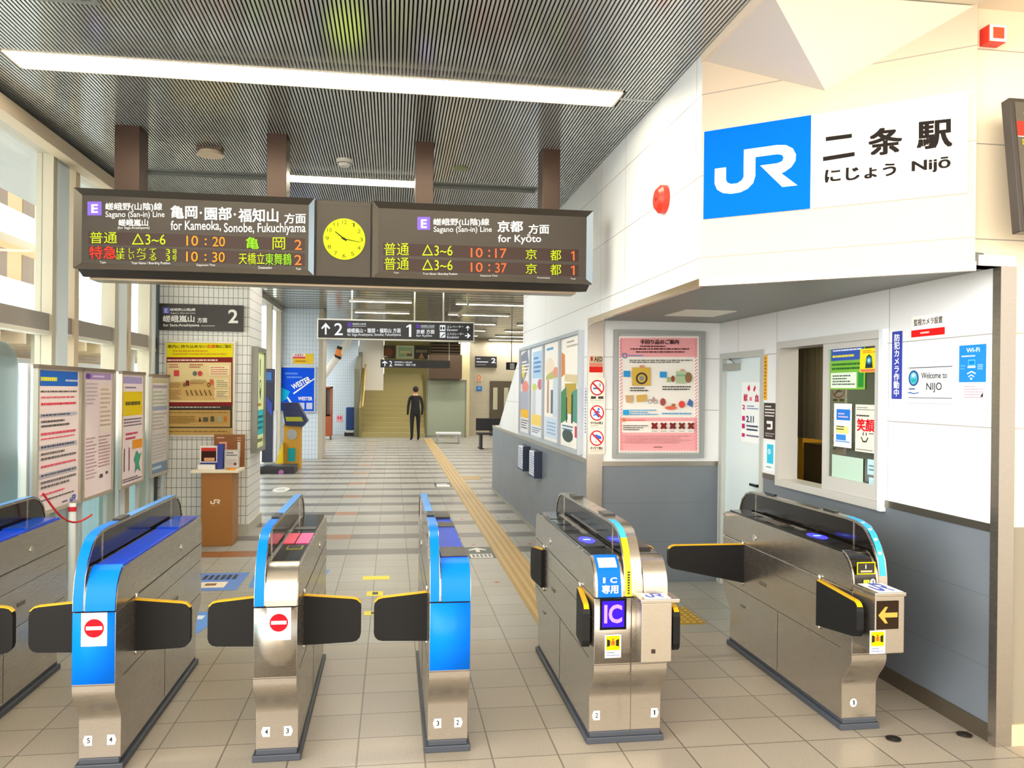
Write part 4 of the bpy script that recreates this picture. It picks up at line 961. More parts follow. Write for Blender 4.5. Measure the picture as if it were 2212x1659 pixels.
# police notice
s_ = Sign('wall_sign', 'white vertical sign with a gold star crest and brush kanji at the right edge', 'sign', PC, [(2.83, 1.935), (2.92, 1.50)], .004, '#fbf3df', raw=True)
s_.art('print', [('p', [(.5 + (.33 if i % 2 == 0 else .20) * math.cos(math.radians(90 + 36 * i)), .10 - (.068 if i % 2 == 0 else .042) * math.sin(math.radians(90 + 36 * i))) for i in range(10)], '#f0b400'), ('e', .5, .10, .09, .019, '#d88a00')] + [('t', .25, .20 + i * .130, .78, .315 + i * .130, ch, '#4a3a2c', .0) for i, ch in enumerate('警察官立寄所')])

# ---------------------------------------------------------------- signs on the tiled pillar
a = Sign('platform_sign', 'black platform 2 sign on the near tiled pillar', 'sign', PP, [(346, 656), (527, 661), (527, 717), (346, 713)], .05, M('#332f2c', .4), bevel=.003)
k1 = a.px(11.06, 340, 600)
W2 = '#f4f2ee'
a.art('lettering', [('r', 162, 722, 322, 862, '#6a70d0'), ('t', 205, 745, 280, 845, 'E', '#e8e8ff', .02), ('t', 335, 738, 935, 815, '嵯峨野(山陰)線', W2, .01), ('t', 345, 835, 930, 880, 'Sagano (San-in) Line', W2, 0), ('t', 170, 908, 910, 1070, '嵯峨嵐山', W2, .02), ('t', 985, 965, 1215, 1080, '方面', W2, .02), ('t', 170, 1110, 1030, 1190, 'for Saga-Arashiyama', W2, .02), ('d', 1070, 1135, 1580, 1185, 1, '#b8b4b0'), ('t', 1715, 768, 1950, 1095, '2', W2, .02)], co=k1, step=.0006)
a = Sign('poster_case', 'framed yellow and brown notice of prohibited goods on the near tiled pillar', 'poster case', PP, [(357, 737), (510, 738), (507, 944), (357, 942)], .025, M('#c8b48a', .4))
a.frame(M('#d9d3c6', .35, .3), .018, .035)
k2 = a.px(7.541, 350, 740)
ops = [('r', 60, 8, 1160, 240, '#f2e21a'), ('r', 75, 240, 1155, 1030, '#8a2a2a'), ('r', 90, 325, 1135, 970, '#f0d9a0'), ('r', 110, 640, 870, 940, '#e2bd78'), ('r', 75, 1030, 1150, 1390, '#4a4238'), ('r', 110, 1100, 1118, 1370, '#c9a563'), ('r', 100, 1395, 1145, 1530, '#c8a562'),
  ('t', 105, 38, 740, 92, '車内に持ち込めない', '#5a5020', .01), ('t', 745, 38, 880, 92, '危険', '#e0602a', .02), ('t', 885, 38, 1130, 92, '物のご案内', '#5a5020', .01), ('d', 190, 115, 1060, 215, 2, '#d8a420'), ('d', 100, 262, 920, 318, 1, '#f4d8c8'), ('d', 125, 345, 280, 420, 2, '#b86a58'), ('d', 455, 345, 730, 420, 2, '#b86a58'), ('r', 205, 450, 290, 548, '#d8484a'), ('e', 545, 505, 36, 40, '#6a7a6a'), ('e', 630, 505, 36, 42, '#d84a48'), ('r', 780, 370, 1110, 540, '#f8e8b8'), ('d', 800, 390, 1090, 530, 4, '#d8786a'), ('r', 860, 590, 1100, 745, '#f4dfae'), ('r', 860, 765, 1100, 905, '#f4dfae'), ('d', 900, 610, 1080, 730, 4, '#9a9a6a'), ('d', 900, 785, 1080, 895, 4, '#9a8a6a'), ('r', 400, 620, 458, 705, '#8a3a38'), ('e', 378, 690, 24, 35, '#8a7a50'), ('r', 790, 600, 845, 690, '#e0704a'), ('o', 775, 690, 28, 36, .4, '#6a3a30'), ('d', 130, 650, 340, 740, 4, '#a8804a'), ('d', 480, 600, 740, 680, 3, '#a8804a'), ('d', 130, 770, 330, 930, 6, '#a8804a')]
for i in range(6): ops.append(('p', [(395 + i * 75, 775), (412 + i * 75, 770), (450 + i * 75, 860), (430 + i * 75, 865)], '#7a5a30'))
ops += [('d', 140, 1035, 960, 1070, 1, '#d8d0c0'), ('d', 130, 1125, 1090, 1150, 1, '#7a5a20'), ('d', 130, 1190, 560, 1320, 5, '#8a6828'), ('p', [(610, 1285), (632, 1200), (655, 1285)], '#5a2a18'), ('r', 685, 1215, 765, 1285, '#5a5a48'), ('r', 808, 1198, 860, 1285, '#4a5a48'), ('r', 920, 1205, 990, 1285, '#a8b090'), ('r', 1030, 1200, 1070, 1285, '#c8782a'), ('d', 130, 1430, 1120, 1455, 1, '#7a5a20')]
a.art('printed_notice', ops, co=k2, y=-.0256, step=.0005)
a = Sign('poster_case', 'green and teal lit poster case on the side of the near tiled pillar', 'poster case', Plane('XL', -1.60), [(9.50, 2.12), (10.12, .90)], .05, M('#8f8f88', .4, .3), raw=True)
a.frame(M('#85857c', .35, .4), .05, .07)
a.art('lit_poster', [('r', .08, .04, .92, .96, '#e4f0b8'), ('r', .08, .60, .92, .84, '#3ab8c0'), ('p', [(.42, .12), (.52, .10), (.50, .28), (.44, .26)], '#3a4a38'), ('o', .5, .36, .12, .05, .3, '#3a4a38'), ('p', [(.4, .42), (.6, .40), (.55, .50), (.48, .49)], '#3a4a38'), ('d', .15, .52, .85, .58, 1, '#c89a2a'), ('d', .15, .64, .85, .8, 3, '#1a7a88'), ('d', .2, .86, .8, .93, 1, '#7a8a50')])
a.root.children[0]['label'] = 'grey case'

# ---------------------------------------------------------------- four notice boards before the windows
specs = [((75, 791), (171, 794), (163, 1093), (66, 1112), 0), ((178, 797), (240, 800), (236, 1062), (166, 1085), 1), ((258, 803), (308, 806), (303, 1041), (252, 1057), 2), ((324, 809), (362, 812), (355, 1022), (317, 1032), 3)]
labs = ['blue-headed timetable notice board, nearest of the row before the windows', 'lilac-headed notice board, second from the left of the row before the windows', 'notice board with a yellow block and green figure, third in the window row', 'narrow grey-blue notice board at the far end of the row, against the pillar']
for tl, tr, br, bl, i in specs:
    a = Sign('notice_board', labs[i], 'notice board', PL, [tl, tr, br, bl], .02, M('#d9d2cc', .4), group='notice boards before the windows', part='board')
    a.frame(M('#c9c0b2', .3, .5), .025, .032); MB().mat('#7a6a5e').box(-.005, -.036, a.h - .02, a.w + .005, 0, a.h + .008).build('top_rail', a.root)
    for rx in (.03, a.w - .07): MB().mat(M('#cfd4d6', .35, .5)).box(rx, .0, -a.z0, rx + .04, .03, a.h).build('post', a.root)
    pkc = '#f0dede'
    if i == 0:
        ops = [('r', .05, .02, .95, .98, pkc), ('r', .06, .03, .92, .135, '#1f62c0'), ('d', .08, .06, .62, .118, 1, '#f2e830'), ('d', .62, .08, .92, .11, 1, '#d8e4f4'), ('d', .08, .16, .9, .185, 1, '#5a5050')]
        for v0, v1, n, c in ((.20, .225, 1, '#e05a6a'), (.24, .275, 1, '#e03a50'), (.32, .345, 1, '#9a98b0'), (.36, .42, 2, '#5a5656'), (.44, .475, 1, '#e0506a'), (.48, .50, 1, '#e0506a'), (.53, .56, 1, '#9a98b0'), (.575, .64, 2, '#6a6666'), (.66, .69, 1, '#e0506a'), (.72, .75, 1, '#9a98b0'), (.765, .83, 2, '#6a6666'), (.85, .875, 1, '#e0506a'), (.89, .91, 1, '#4a4644')):
            if c == '#9a98b0': ops.append(('r', .07, v0, .9, v1, '#b9b6c6')); c = '#4a4858'
            ops.append(('d', .09, v0, .88, v1, n, c))
        ops += [('d', .55, .94, .70, .965, 1, '#2a3a80'), ('jr', .74, .925, .88, .972, '#2a50b0')]
    elif i == 1:
        ops = [('r', .05, .02, .95, .98, pkc), ('r', .06, .03, .92, .08, '#b090c8'), ('e', .15, .055, .08, .02, '#6a3a98'), ('d', .3, .04, .88, .07, 1, '#f0e4f8'), ('r', .5, .12, .92, .5, '#f2e0d4'), ('d', .1, .1, .45, .28, 6, '#c8b8bc'), ('d', .55, .14, .9, .46, 9, '#d0b4a8'), ('d', .1, .52, .45, .85, 12, '#c0a8ac'), ('d', .5, .52, .9, .78, 10, '#c8a8a4'), ('r', .55, .83, .65, .86, '#5a5050'), ('r', .75, .82, .83, .84, '#5a5050')]
    elif i == 2:
        ops = [('r', .05, .02, .95, .98, pkc), ('r', .08, .04, .9, .1, '#a89ac8'), ('d', .15, .12, .9, .15, 1, '#6a5a90'), ('r', .08, .17, .92, .38, '#e8c818'), ('d', .18, .24, .82, .31, 1, '#4a4420'), ('d', .12, .40, .9, .48, 3, '#7a7480'), ('d', .2, .52, .85, .60, 2, '#d04a60'), ('r', .5, .60, .92, .68, '#e8982a'), ('r', .14, .66, .17, .86, '#5a4a50'), ('r', .34, .66, .37, .86, '#7a3a40'), ('p', [(.55, .78), (.68, .70), (.8, .74), (.9, .72), (.78, .82), (.86, .90), (.72, .86), (.6, .9), (.64, .82)], '#4aa080'), ('d', .1, .92, .9, .96, 2, '#5a5458')]
    else:
        ops = [('r', .05, .02, .95, .98, '#d6cfca'), ('r', .08, .04, .92, .08, '#b8b088'), ('r', .08, .1, .92, .13, '#a89aa8'), ('d', .1, .15, .9, .3, 4, '#a8b8a0'), ('r', .08, .31, .92, .35, '#98a4b8'), ('d', .1, .37, .9, .55, 5, '#b0aca0'), ('d', .1, .58, .9, .84, 8, '#b8b4b4'), ('r', .06, .87, .94, .97, '#7a90a8'), ('d', .1, .89, .9, .95, 1, '#c8d8e4')]
    a.art('printed_notice', ops, y=-.0206, step=.0004)
# frosted glass screen beyond the left edge
t = thing('glass_screen', 'frosted glass screen with a rounded top corner at the left edge', 'glass screen', (-2.53, 4.36, 0))
MB().mat(FROST).prism([(0, .05), (1.55, .05), (1.55, 1.72), (1.52, 1.83), (1.45, 1.90), (1.35, 1.93), (0, 1.93)], 'x', -.006, .006).build('glass_pane', t)
MB().mat('#eef3f3').box(-.03, 1.62, 0, .03, 1.70, 1.80).build('white_post', t)
MB().mat('#b9bdb9').box(-.03, 0, 0, .03, 1.62, .05).build('bottom_rail', t)

# ---------------------------------------------------------------- stamp stand
t = thing('stamp_stand', 'brown wooden stand with JR letters beside the near tiled pillar', 'stand', (-1.80, 8.69, 0))
wd = M('#9a6424', .45)
MB().mat(wd).box(-.15, 0, 0, .16, .34, .76).build('cabinet_body', t, bevel=.004)
MB().mat('#e8ddc4').box(-.25, -.03, .76, .22, .36, .7895).build('counter_top', t, bevel=.003)
MB().mat(M('#8a5426', .6)).box(-.10, .33, .79, .22, .345, 1.14).build('back_board', t)
art(t, 'board_lettering', co, [('d', -.07, 1.12, .05, 1.09, 1, '#d8b898'), ('r', .14, 1.10, .18, 1.105, '#f4ead8'), ('r', .14, 1.075, .18, 1.08, '#f4ead8'), ('r', .145, 1.06, .175, .90, '#d8cfc0'), ('r', -.045, 1.06, .035, .97, '#f0a890')], .3285)
art(t, 'jr_letters', co, [('jr', -.06, .485, .04, .435, '#f2e6d0'), ('d', -.05, .425, .03, .418, 1, '#d8b890')], -.001)
t = thing('leaflet_box', 'white and navy box with a red-topped window on the stamp stand', 'box', (-1.86, 8.80, .79))
MB().mat('#e8e4e0').box(-.14, -.06, 0, .03, .02, .05).box(-.13, -.02, .07, .05, .06, .24).build('box_shell', t)
MB().mat('#2a3a90').box(.05, -.04, 0, .10, .10, .26).box(-.13, .0, 0, .05, .06, .07).build('navy_side', t)
art(t, 'front_picture', co, [('r', -.115, .225, .035, .08, '#3a2018'), ('r', -.115, .225, .035, .19, '#c83a38'), ('r', -.085, .12, .02, .085, '#d8a078')], -.0205)
t = thing('card_holder', 'clear holder of printed cards at the right of the stamp stand top', 'card holder', (-1.69, 8.82, .79))
MB().mat('#b9b6ac').box(-.06, 0, 0, .09, .03, .20).build('holder', t)
art(t, 'card_print', co, [('r', -.05, .19, .08, .02, '#d4d2cc'), ('d', -.04, .18, .07, .13, 2, '#4a4a50'), ('d', -.04, .10, .07, .03, 4, '#a8a4a0'), ('e', .05, .05, .015, .015, '#7a3a5a')], -.0006)
o = MB().mat('#e8901a').cyl((-1.66, 8.71, .79), .045, .018, n=20).build('ink_pad'); tag_(o, 'small orange ink pad at the front edge of the stamp stand', 'ink pad')

# ---------------------------------------------------------------- lights and ceiling fittings
def lamp(name, lab, x0, x1, y0, y1, lit, col_='#fff0c4', st=5, tube=True, z=CH):
    t = thing(name, lab, 'ceiling light', ((x0 + x1) / 2, (y0 + y1) / 2, z)); hx, hy = (x1 - x0) / 2, (y1 - y0) / 2
    MB().mat('#efe6d2' if lit else '#8a8c88').box(-hx, -hy, -.004, -hx + .012, hy, .05).box(hx - .012, -hy, -.004, hx, hy, .05).box(-hx, -hy, -.004, hx, -hy + .012, .05).box(-hx, hy - .012, -.004, hx, hy, .05).build('trim_ring', t)
    MB().mat(M(col_, .5, 0, 1.15 if tube else st) if lit else M('#8d908c', .3, .5)).box(-hx + .012, -hy + .012, .03, hx - .012, hy - .012, .05).build('diffuser', t)
    if tube and lit:
        MB().mat(M('#fff6dc', .5, 0, st * 3.6)).box(-hx + .05, -hy + .03, .012, -.01, -hy + .13, .030).box(.01, -hy + .03, .012, hx - .05, -hy + .13, .030).build('tube', t)
    return t
lamp('ceiling_light', 'long bright recessed ceiling light across the slatted ceiling near the entrance', -2.17, 1.395, 4.79, 5.06, True, '#ffe9b4', 10)
lamp('ceiling_light', 'lit middle section of the ceiling light strip behind the departure board', -.98, .26, 7.17, 7.41, True, '#fff4da', 12)
for yy_ in (9.6, 11.9): lamp('ceiling_light', 'lit strip light just behind the departure board, %s of two' % ('nearer' if yy_ < 10 else 'farther'), -1.2, .9, yy_ - .12, yy_ + .12, True, '#fffaf2', 26, False)  # unseen strips added to brighten the hall beyond the board
lamp('ceiling_light', 'unlit left section of the light strip behind the departure board', -2.15, -.985, 7.17, 7.41, False)
lamp('ceiling_light', 'unlit right section of the light strip behind the departure board', .265, 1.30, 7.17, 7.41, False)
FY = [14.6, 16.95, 19.4, 22.05, 24.5, 26.85, 28.7]
names = ['first', 'second', 'third', 'fourth', 'fifth', 'sixth', 'last']
for i, y in enumerate(FY):
    for x0, x1, sd in ((-.92, .38, 'left'), (1.3, 2.8, 'middle'), (3.4, 4.9, 'right')):
        if sd == 'right' and i < 3: continue
        lamp('ceiling_light', '%s strip light of the %s row from the board in the far hall' % (sd, names[i]), x0, x1, y - .09, y + .09, True, '#fffaf2', 46, False, CH - .035).__setitem__('group', 'strip lights of the far hall')
t = thing('smoke_detector', 'white round smoke detector on the slats between the two middle hanger posts', 'smoke detector', (-.408, 6.617, CH))
MB().mat('#ece8e0').cyl((0, 0, -.03), .065, .03).cyl((0, 0, -.055), .04, .025, r2=.052).build('detector_body', t); MB().mat('#5a5850').cyl((0, 0, -.033), .057, .003).build('vent_ring', t)
t = thing('ceiling_speaker', 'cream round ceiling unit in a square bracket left of the board hangers', 'ceiling unit', (-1.42, 6.5, CH))
MB().mat('#e6d2b8').cyl((0, 0, -.055), .10, .03, r2=.085).build('dome', t); MB().mat('#6a5648').box(-.09, -.06, -.025, .09, .06, 0).build('bracket', t)
o = MB().mat('#8a9468').cyl((.539, 6.684, CH - .008), .065, .01).build('sprinkler_cover'); tag_(o, 'small olive round cover on the slats between the right hanger posts', 'sprinkler cover')
o = MB().mat('#e8e6da').prism([(2.129, 5.995), (2.178, 5.616), (2.481, 5.823), (2.563, 6.201)], 'z', BH - .006, BH + .002).build('soffit_hatch') if 0 else MB().mat('#e8e6da').box(2.12, 5.65, BH - .006, 2.52, 6.1, BH + .001).build('ceiling_hatch')
tag_(o, 'pale square hatch in the dark soffit above the office door', 'hatch')

# ---------------------------------------------------------------- big hanging sign
hs_ = thing('hanging_sign', 'wide black hanging direction sign with platforms 2 and 1 and arrows', 'sign', (.05, 12.0, 2.37))
MB().mat(M('#c9c9c2', .35, .5)).box(-1.155, 0, 0, 1.155, .12, .30).build('frame', hs_, bevel=.004)
MB().mat(M('#151517', .4)).box(-1.135, -.004, .02, 1.135, 0, .28).build('face', hs_)
P12 = Plane('Y', 12.0)
def hco(a, b):
    q = P12.uz(540 + a / 3.318, 600 + b / 3.318); return (q[0] - .05, q[1] - 2.37)
W3 = '!e9eef4'
arr = lambda x, y, s: [('p', [(x - s * .14, y + s), (x - s * .14, y - s * .35), (x - s * .6, y + s * .1), (x - s * .78, y - s * .12), (x, y - s), (x + s * .78, y - s * .12), (x + s * .6, y + s * .1), (x + s * .14, y - s * .35), (x + s * .14, y + s)], W3)]
ops = arr(543, 365, 42) + [('t', 605, 325, 665, 412, '2', W3, .01), ('r', 698, 322, 728, 352, '!5a3a9a'), ('t', 735, 325, 832, 340, '嵯峨野(山陰)線', W3), ('r', 735, 346, 832, 348, W3), ('t', 698, 362, 1080, 395, '嵯峨嵐山・園部・福知山 方面', W3, .01), ('t', 698, 398, 1082, 422, 'for Saga-Arashiyama, Sonobe, Fukuchiyama', W3), ('t', 1120, 335, 1156, 424, '1', W3, .01), ('r', 1192, 335, 1218, 362, '!5a3a9a'), ('t', 1225, 340, 1322, 354, '嵯峨野(山陰)線', W3), ('r', 1225, 358, 1322, 360, W3), ('t', 1192, 372, 1322, 402, '京都 方面', W3, .01), ('t', 1192, 406, 1305, 428, 'for Kyōto', W3), ('r', 1360, 340, 1400, 382, '!dfe6ea'), ('r', 1360, 390, 1400, 430, '!dfe6ea'), ('e', 1370, 362, 6, 12, '#202226'), ('e', 1388, 362, 6, 12, '#202226'), ('p', [(1366, 424), (1394, 398), (1396, 406), (1372, 426)], '#202226'), ('t', 1412, 343, 1530, 360, 'エレベーター', W3), ('t', 1412, 366, 1490, 382, 'Elevator', W3), ('t', 1412, 394, 1535, 412, 'エスカレーター', W3), ('t', 1412, 418, 1498, 434, 'Escalator', W3)] + arr(1560, 362, 18)
ops += [('p', [(1540, 412), (1562, 412), (1554, 400), (1560, 397), (1580, 416), (1560, 434), (1554, 430), (1562, 420), (1540, 420)], W3)]
art(hs_, 'lettering', hco, ops, -.0045, .0006)
for rx in (-.66, .26, .69): MB().mat('#d6d2c4').cyl((rx, .06, .30), .012, .83, n=10).build('hanger_rod', hs_)

# ---------------------------------------------------------------- floor markings
def fmark(name, lab, cat, quads, z=.0015, group=None):
    m = MB()
    zz = z
    for pts, c in quads:
        m.mat(M(c, .45)); m.poly([(p[0], p[1], zz) for p in pts]); zz += .0006
    o = m.build(name, keep=True); tag_(o, lab, cat)
    return o
# tactile guide path: one object of ribbed plates
tm = MB().mat(M('#a78c58', .5)).box(1.03, 5.3, 0, 1.31, 27, .004)
tm.mat(M('#bd9f68', .5))
for i in range(4): tm.box(1.05 + i * .068, 5.3, .004, 1.085 + i * .068, 27, .009)
tm.mat(M('#a78c58', .5)).box(1.31, 14.7, 0, 1.645, 15.3, .004)
tag_(tm.build('tactile_strip'), 'yellow-brown ribbed tactile guide path running down the hall', 'tactile paving')
o = MB().mat(M('#a8862c', .5)).box(1.93, 5.46, 0, 2.235, 5.90, .004); 
for i in range(6):
    for j in range(7): o.mat(M('#d8b64e', .5)).cyl((1.96 + i * .049, 5.50 + j * .06, .004), .014, .004, n=8)
tag_(o.build('tactile_plate'), 'yellow dotted tactile plate on the floor behind the two right gates', 'tactile paving')
def rect(x0, y0, x1, y1): return [(x0, y0), (x1, y0), (x1, y1), (x0, y1)]
def floor_letters(o_quads, s, x0, y0, x1, y1, c):
    vs, fs = text_mesh(s, .01)
    X0 = min(v[0] for v in vs); X1 = max(v[0] for v in vs); Y0 = min(v[1] for v in vs); Y1 = max(v[1] for v in vs)
    P = [(x0 + (v[0] - X0) / (X1 - X0) * (x1 - x0), y0 + (v[1] - Y0) / (Y1 - Y0) * (y1 - y0)) for v in vs]
    for f in fs: o_quads.append(([P[i] for i in f], c))
q = [(rect(.74, 7.82, 1.03, 8.38), '#4a4a44'), (rect(.78, 7.84, 1.0, 8.03), '#e6e4dc'), ([(.86, 8.12), (.90, 8.12), (.90, 8.24), (.97, 8.20), (.97, 8.25), (.88, 8.34), (.79, 8.25), (.79, 8.20), (.86, 8.24)], '#e6e4dc')]
for i in range(5): q.append((rect(.80 + i * .04, 7.87, .825 + i * .04, 8.0), '#6a6a64'))
fmark('floor_sticker', 'dark floor sticker with a white arrow beside the tactile path, just behind the gates', 'floor sticker', q)
fmark('floor_sticker', 'small black and white floor sticker farther along the tactile path', 'floor sticker', [(rect(.73, 13.6, 1.02, 14.25), '#38383a'), (rect(.76, 13.65, .99, 13.95), '#e0ded6'), (rect(.78, 14.0, .96, 14.1), '#e0ded6')])
fmark('floor_sticker', 'white oval floor sticker by the near tiled pillar', 'floor sticker', [([(-1.77 + .13 * math.cos(i * PI / 8), 13.4 + .35 * math.sin(i * PI / 8)) for i in range(16)], '#c9c8c0'), ([(-1.77 + .07 * math.cos(i * PI / 8), 13.4 + .15 * math.sin(i * PI / 8)) for i in range(16)], '#a8a8a2')])
q = [(rect(-1.66, 6.78, -1.24, 7.42), '#5a83c8'), (rect(-1.62, 6.88, -1.36, 7.08), '#eee0cc'), (rect(-1.53, 6.95, -1.44, 7.03), '#8a6440')]
q += [(rect(-1.60 + i * .05, 7.17, -1.57 + i * .05, 7.33), '#2a3240') for i in range(6)]
fmark('floor_sticker', 'blue floor sticker with a cream card drawing behind the blue gate', 'floor sticker', q)
fmark('floor_sticker', 'blue floor sticker seen on both sides of the pink-topped gate', 'floor sticker', [([(-1.16, 6.85), (-.60, 6.85), (-.545, 7.46), (-1.20, 7.46)], '#5a8ac8'), (rect(-1.0, 6.95, -.7, 7.2), '#eee0cc')])
q = [([(-1.52, 5.5), (-1.27, 5.62), (-1.20, 6.1), (-1.52, 6.2)], '#5a93e0'), (rect(-1.44, 5.95, -1.32, 6.05), '#dce8f8')]
fmark('floor_sticker', 'rounded light blue floor sticker between the blue gate and the pink-topped gate', 'floor sticker', q)
fmark('floor_tape', 'yellow floor tape strip behind the gates in the third passage', 'floor tape', [(rect(-.24, 7.03, -.01, 7.17), '#e8d820')])
fmark('floor_tape', 'small yellow floor tape with a black cable clip, nearer one', 'floor tape', [(rect(-.19, 5.93, -.06, 6.04), '#e8d820'), (rect(-.14, 5.95, -.09, 6.02), '#26241c')])
fmark('floor_tape', 'small yellow floor tape with a black cable clip, farther one', 'floor tape', [(rect(-.19, 6.48, -.06, 6.63), '#e8d820'), (rect(-.145, 6.52, -.10, 6.60), '#26241c')])
fmark('floor_tape', 'pale yellow lettered tape beside the pink-topped gate', 'floor tape', [(rect(-.82, 7.12, -.60, 7.24), '#d8d040')])
for px0, py0, wh_ in ((1073, 1258, 'left of the tactile path, nearest of four'), (1023, 1176, 'left of the tactile path, second nearest of four'), (997, 1122, 'left of the tactile path, third nearest of four'), (975, 1081, 'left of the tactile path, farthest of four'), (1060, 1080, 'right of the tactile path, farthest of three'), (1097, 1119, 'right of the tactile path, middle of three'), (1145, 1175, 'right of the tactile path, nearest of three')):
    r_ = ray(px0, py0); k_ = -EYE / r_[2]; X_, Y_ = r_[0] * k_, r_[1] * k_
    fmark('floor_marker', 'small red-brown diamond floor marker ' + wh_, 'floor marker', [([(X_ - .03, Y_), (X_, Y_ - .035), (X_ + .03, Y_), (X_, Y_ + .035)], '#b0584a')]).__setitem__('group', 'red-brown floor markers')
t = thing('ceiling_vent', 'grey slatted ceiling vent at the top left corner before the long light', 'vent', (-1.72, 3.98, CH))
MB().mat('#7c807e').box(-.30, -.16, -.008, .30, -.13, .0).box(-.30, .13, -.008, .30, .16, .0).box(-.30, -.13, -.008, -.27, .13, 0).box(.27, -.13, -.008, .30, .13, 0).build('vent_frame', t)
m = MB().mat('#5f6361')
for i in range(14): m.box(-.26 + i * .04, -.13, -.006, -.24 + i * .04, .13, -.001)
m.build('vent_slat', t)
for lab, x, y in (('round floor drain cover near the right gate, left of two', 2.39, 3.53), ('round floor drain cover near the office wall corner, right of two', 2.765, 3.53)):
    t = thing('floor_socket', lab, 'floor cover', (x, y, 0))
    MB().mat(M('#4a453e', .3, .7)).cyl((0, 0, 0), .035, .006, n=24).build('cover', t); MB().mat('#1c1a18').cyl((0, 0, .006), .018, .003, n=16).build('socket_hole', t)

# ---------------------------------------------------------------- far hall
PF = Plane('Y', 19.2)
a = Sign('poster_case', 'bright blue WESTER poster in a silver frame on the far tiled pillar', 'poster case', PF, [(604, 792), (682, 791), (682, 892), (604, 889)], .05, M('#c9d2da', .35, .4))
a.frame(M('#c0c8d0', .35, .4), .03, .06)
ops = [('r', .02, .02, .98, .98, '#0a52e8'), ('p', [(.02, .45), (.3, .55), (.2, .72), (.02, .8)], '#10b8f0'), ('p', [(.2, .68), (.24, .66), (.5, .95), (.44, .98)], '#d8e8fa'), ('p', [(.38, .58), (.98, .24), (.98, .27), (.40, .61)], '#e8f0fc'), ('t', .32, .30, .88, .42, 'WESTER', '#ffffff', .03, 28), ('d', .15, .12, .7, .2, 1, '#6a9af4'), ('d', .2, .2, .62, .28, 1, '#6a9af4'), ('t', .52, .66, .92, .74, 'WESTER', '#ffffff', .03), ('r', .52, .79, .70, .93, '#c8ccf0'), ('r', .75, .79, .92, .93, '#c8ccf0')]
a.art('printed_poster', ops, y=-.052, step=.0015)
a = Sign('wall_sticker', 'white, red and yellow AED notice above the blue poster', 'sticker', PF, [(633, 764), (677, 764), (677, 786), (633, 786)], .01, '#f0c818')
a.art('print', [('r', 0, 0, .6, .40, '#f6f4f4'), ('t', .05, .03, .5, .25, 'AED', '#c02a30', .02), ('r', 0, .30, .6, .48, '#e04a60'), ('d', .1, .6, .9, .9, 1, '#c88a20')], step=.0015)
t = thing('display_board', 'tall narrow navy display stand at the edge of the near pillar', 'display stand', (-2.28, 16.1, 0))
MB().mat('#1a2038').box(-.22, 0, .2, -.02, .25, 2.02).mat('#22305a').box(-.22, -.01, 1.75, -.02, 0, 2.0).build('panel_body', t)
MB().mat('#c9cdd6').box(-.02, .02, .2, .04, .2, 1.2).build('side_profile', t); MB().mat('#1c1c22').box(-.3, -.2, 0, .42, .4, .14).build('base_plate', t)
MB().mat('#9a5a98').cyl((.18, -.25, .03), .05, .03, 'y', 12).build('wheel', t)
art(t, 'display_picture', co, [('p', [(-.15, 1.5), (-.03, 1.35), (-.03, 1.1), (-.12, 1.2)], '#3a4a98'), ('r', -.15, 1.95, -.05, 1.80, '#4a78b8')], -.02, .002)
t = thing('information_kiosk', 'yellow and navy card kiosk with a tilted head before the far pillar', 'kiosk', (-2.14, 16.9, 0))
MB().mat('#c8952a').box(-.06, 0, .0, .28, .3, .92).build('cabinet_body', t)
MB().mat('#f0d020').prism([(-.22, .05), (-.05, .05), (-.06, .55)], 'y', -.1, .2).build('yellow_flap', t)
MB().mat('#1a2450').prism([(-.10, 1.35), (.22, 1.35), (.42, .98), (.32, .86), (-.02, .88)], 'y', -.05, .25).build('screen_head', t)
MB().mat('#a8a820').prism([(-.02, 1.06), (.30, 1.06), (.34, .97), (.0, .97)], 'y', -.06, -.05).build('yellow_band', t)
art(t, 'body_print', co, [('e', .11, .70, .10, .11, '#a8a8a8'), ('r', .03, .42, .18, .15, '#2aa0a0')], -.01, .002)
def at(px, py, Y):
    r = ray(px, py); k_ = Y / r[1]; return r[0] * k_, EYE + r[2] * k_
# glass-fronted wooden cabinet
x0, z1 = at(700, 835, 26.5); x1, _ = at(717, 835, 26.5)
t = thing('display_cabinet', 'orange-brown wooden glass-fronted cabinet by the left far wall', 'cabinet', ((x0 + x1) / 2, 26.5, 0))
w_ = (x1 - x0) / 2
m = MB().mat('#9a4a20').box(-w_, 0, .1, w_, .5, .75).box(-w_, 0, .75, -w_ + .04, .5, z1).box(w_ - .04, 0, .75, w_, .5, z1).box(-w_, 0, z1 - .05, w_, .5, z1).box(-w_ + .04, .45, .75, w_ - .04, .5, z1)
m.build('cabinet_body', t); MB().mat('#3a2418').box(-w_, 0, 0, -w_ + .05, .05, .1).box(w_ - .05, 0, 0, w_, .05, .1).build('leg', t); MB().mat('#e8ddd0').box(-w_ + .05, .40, .8, w_ - .05, .44, z1 - .08).build('shelf_back', t)
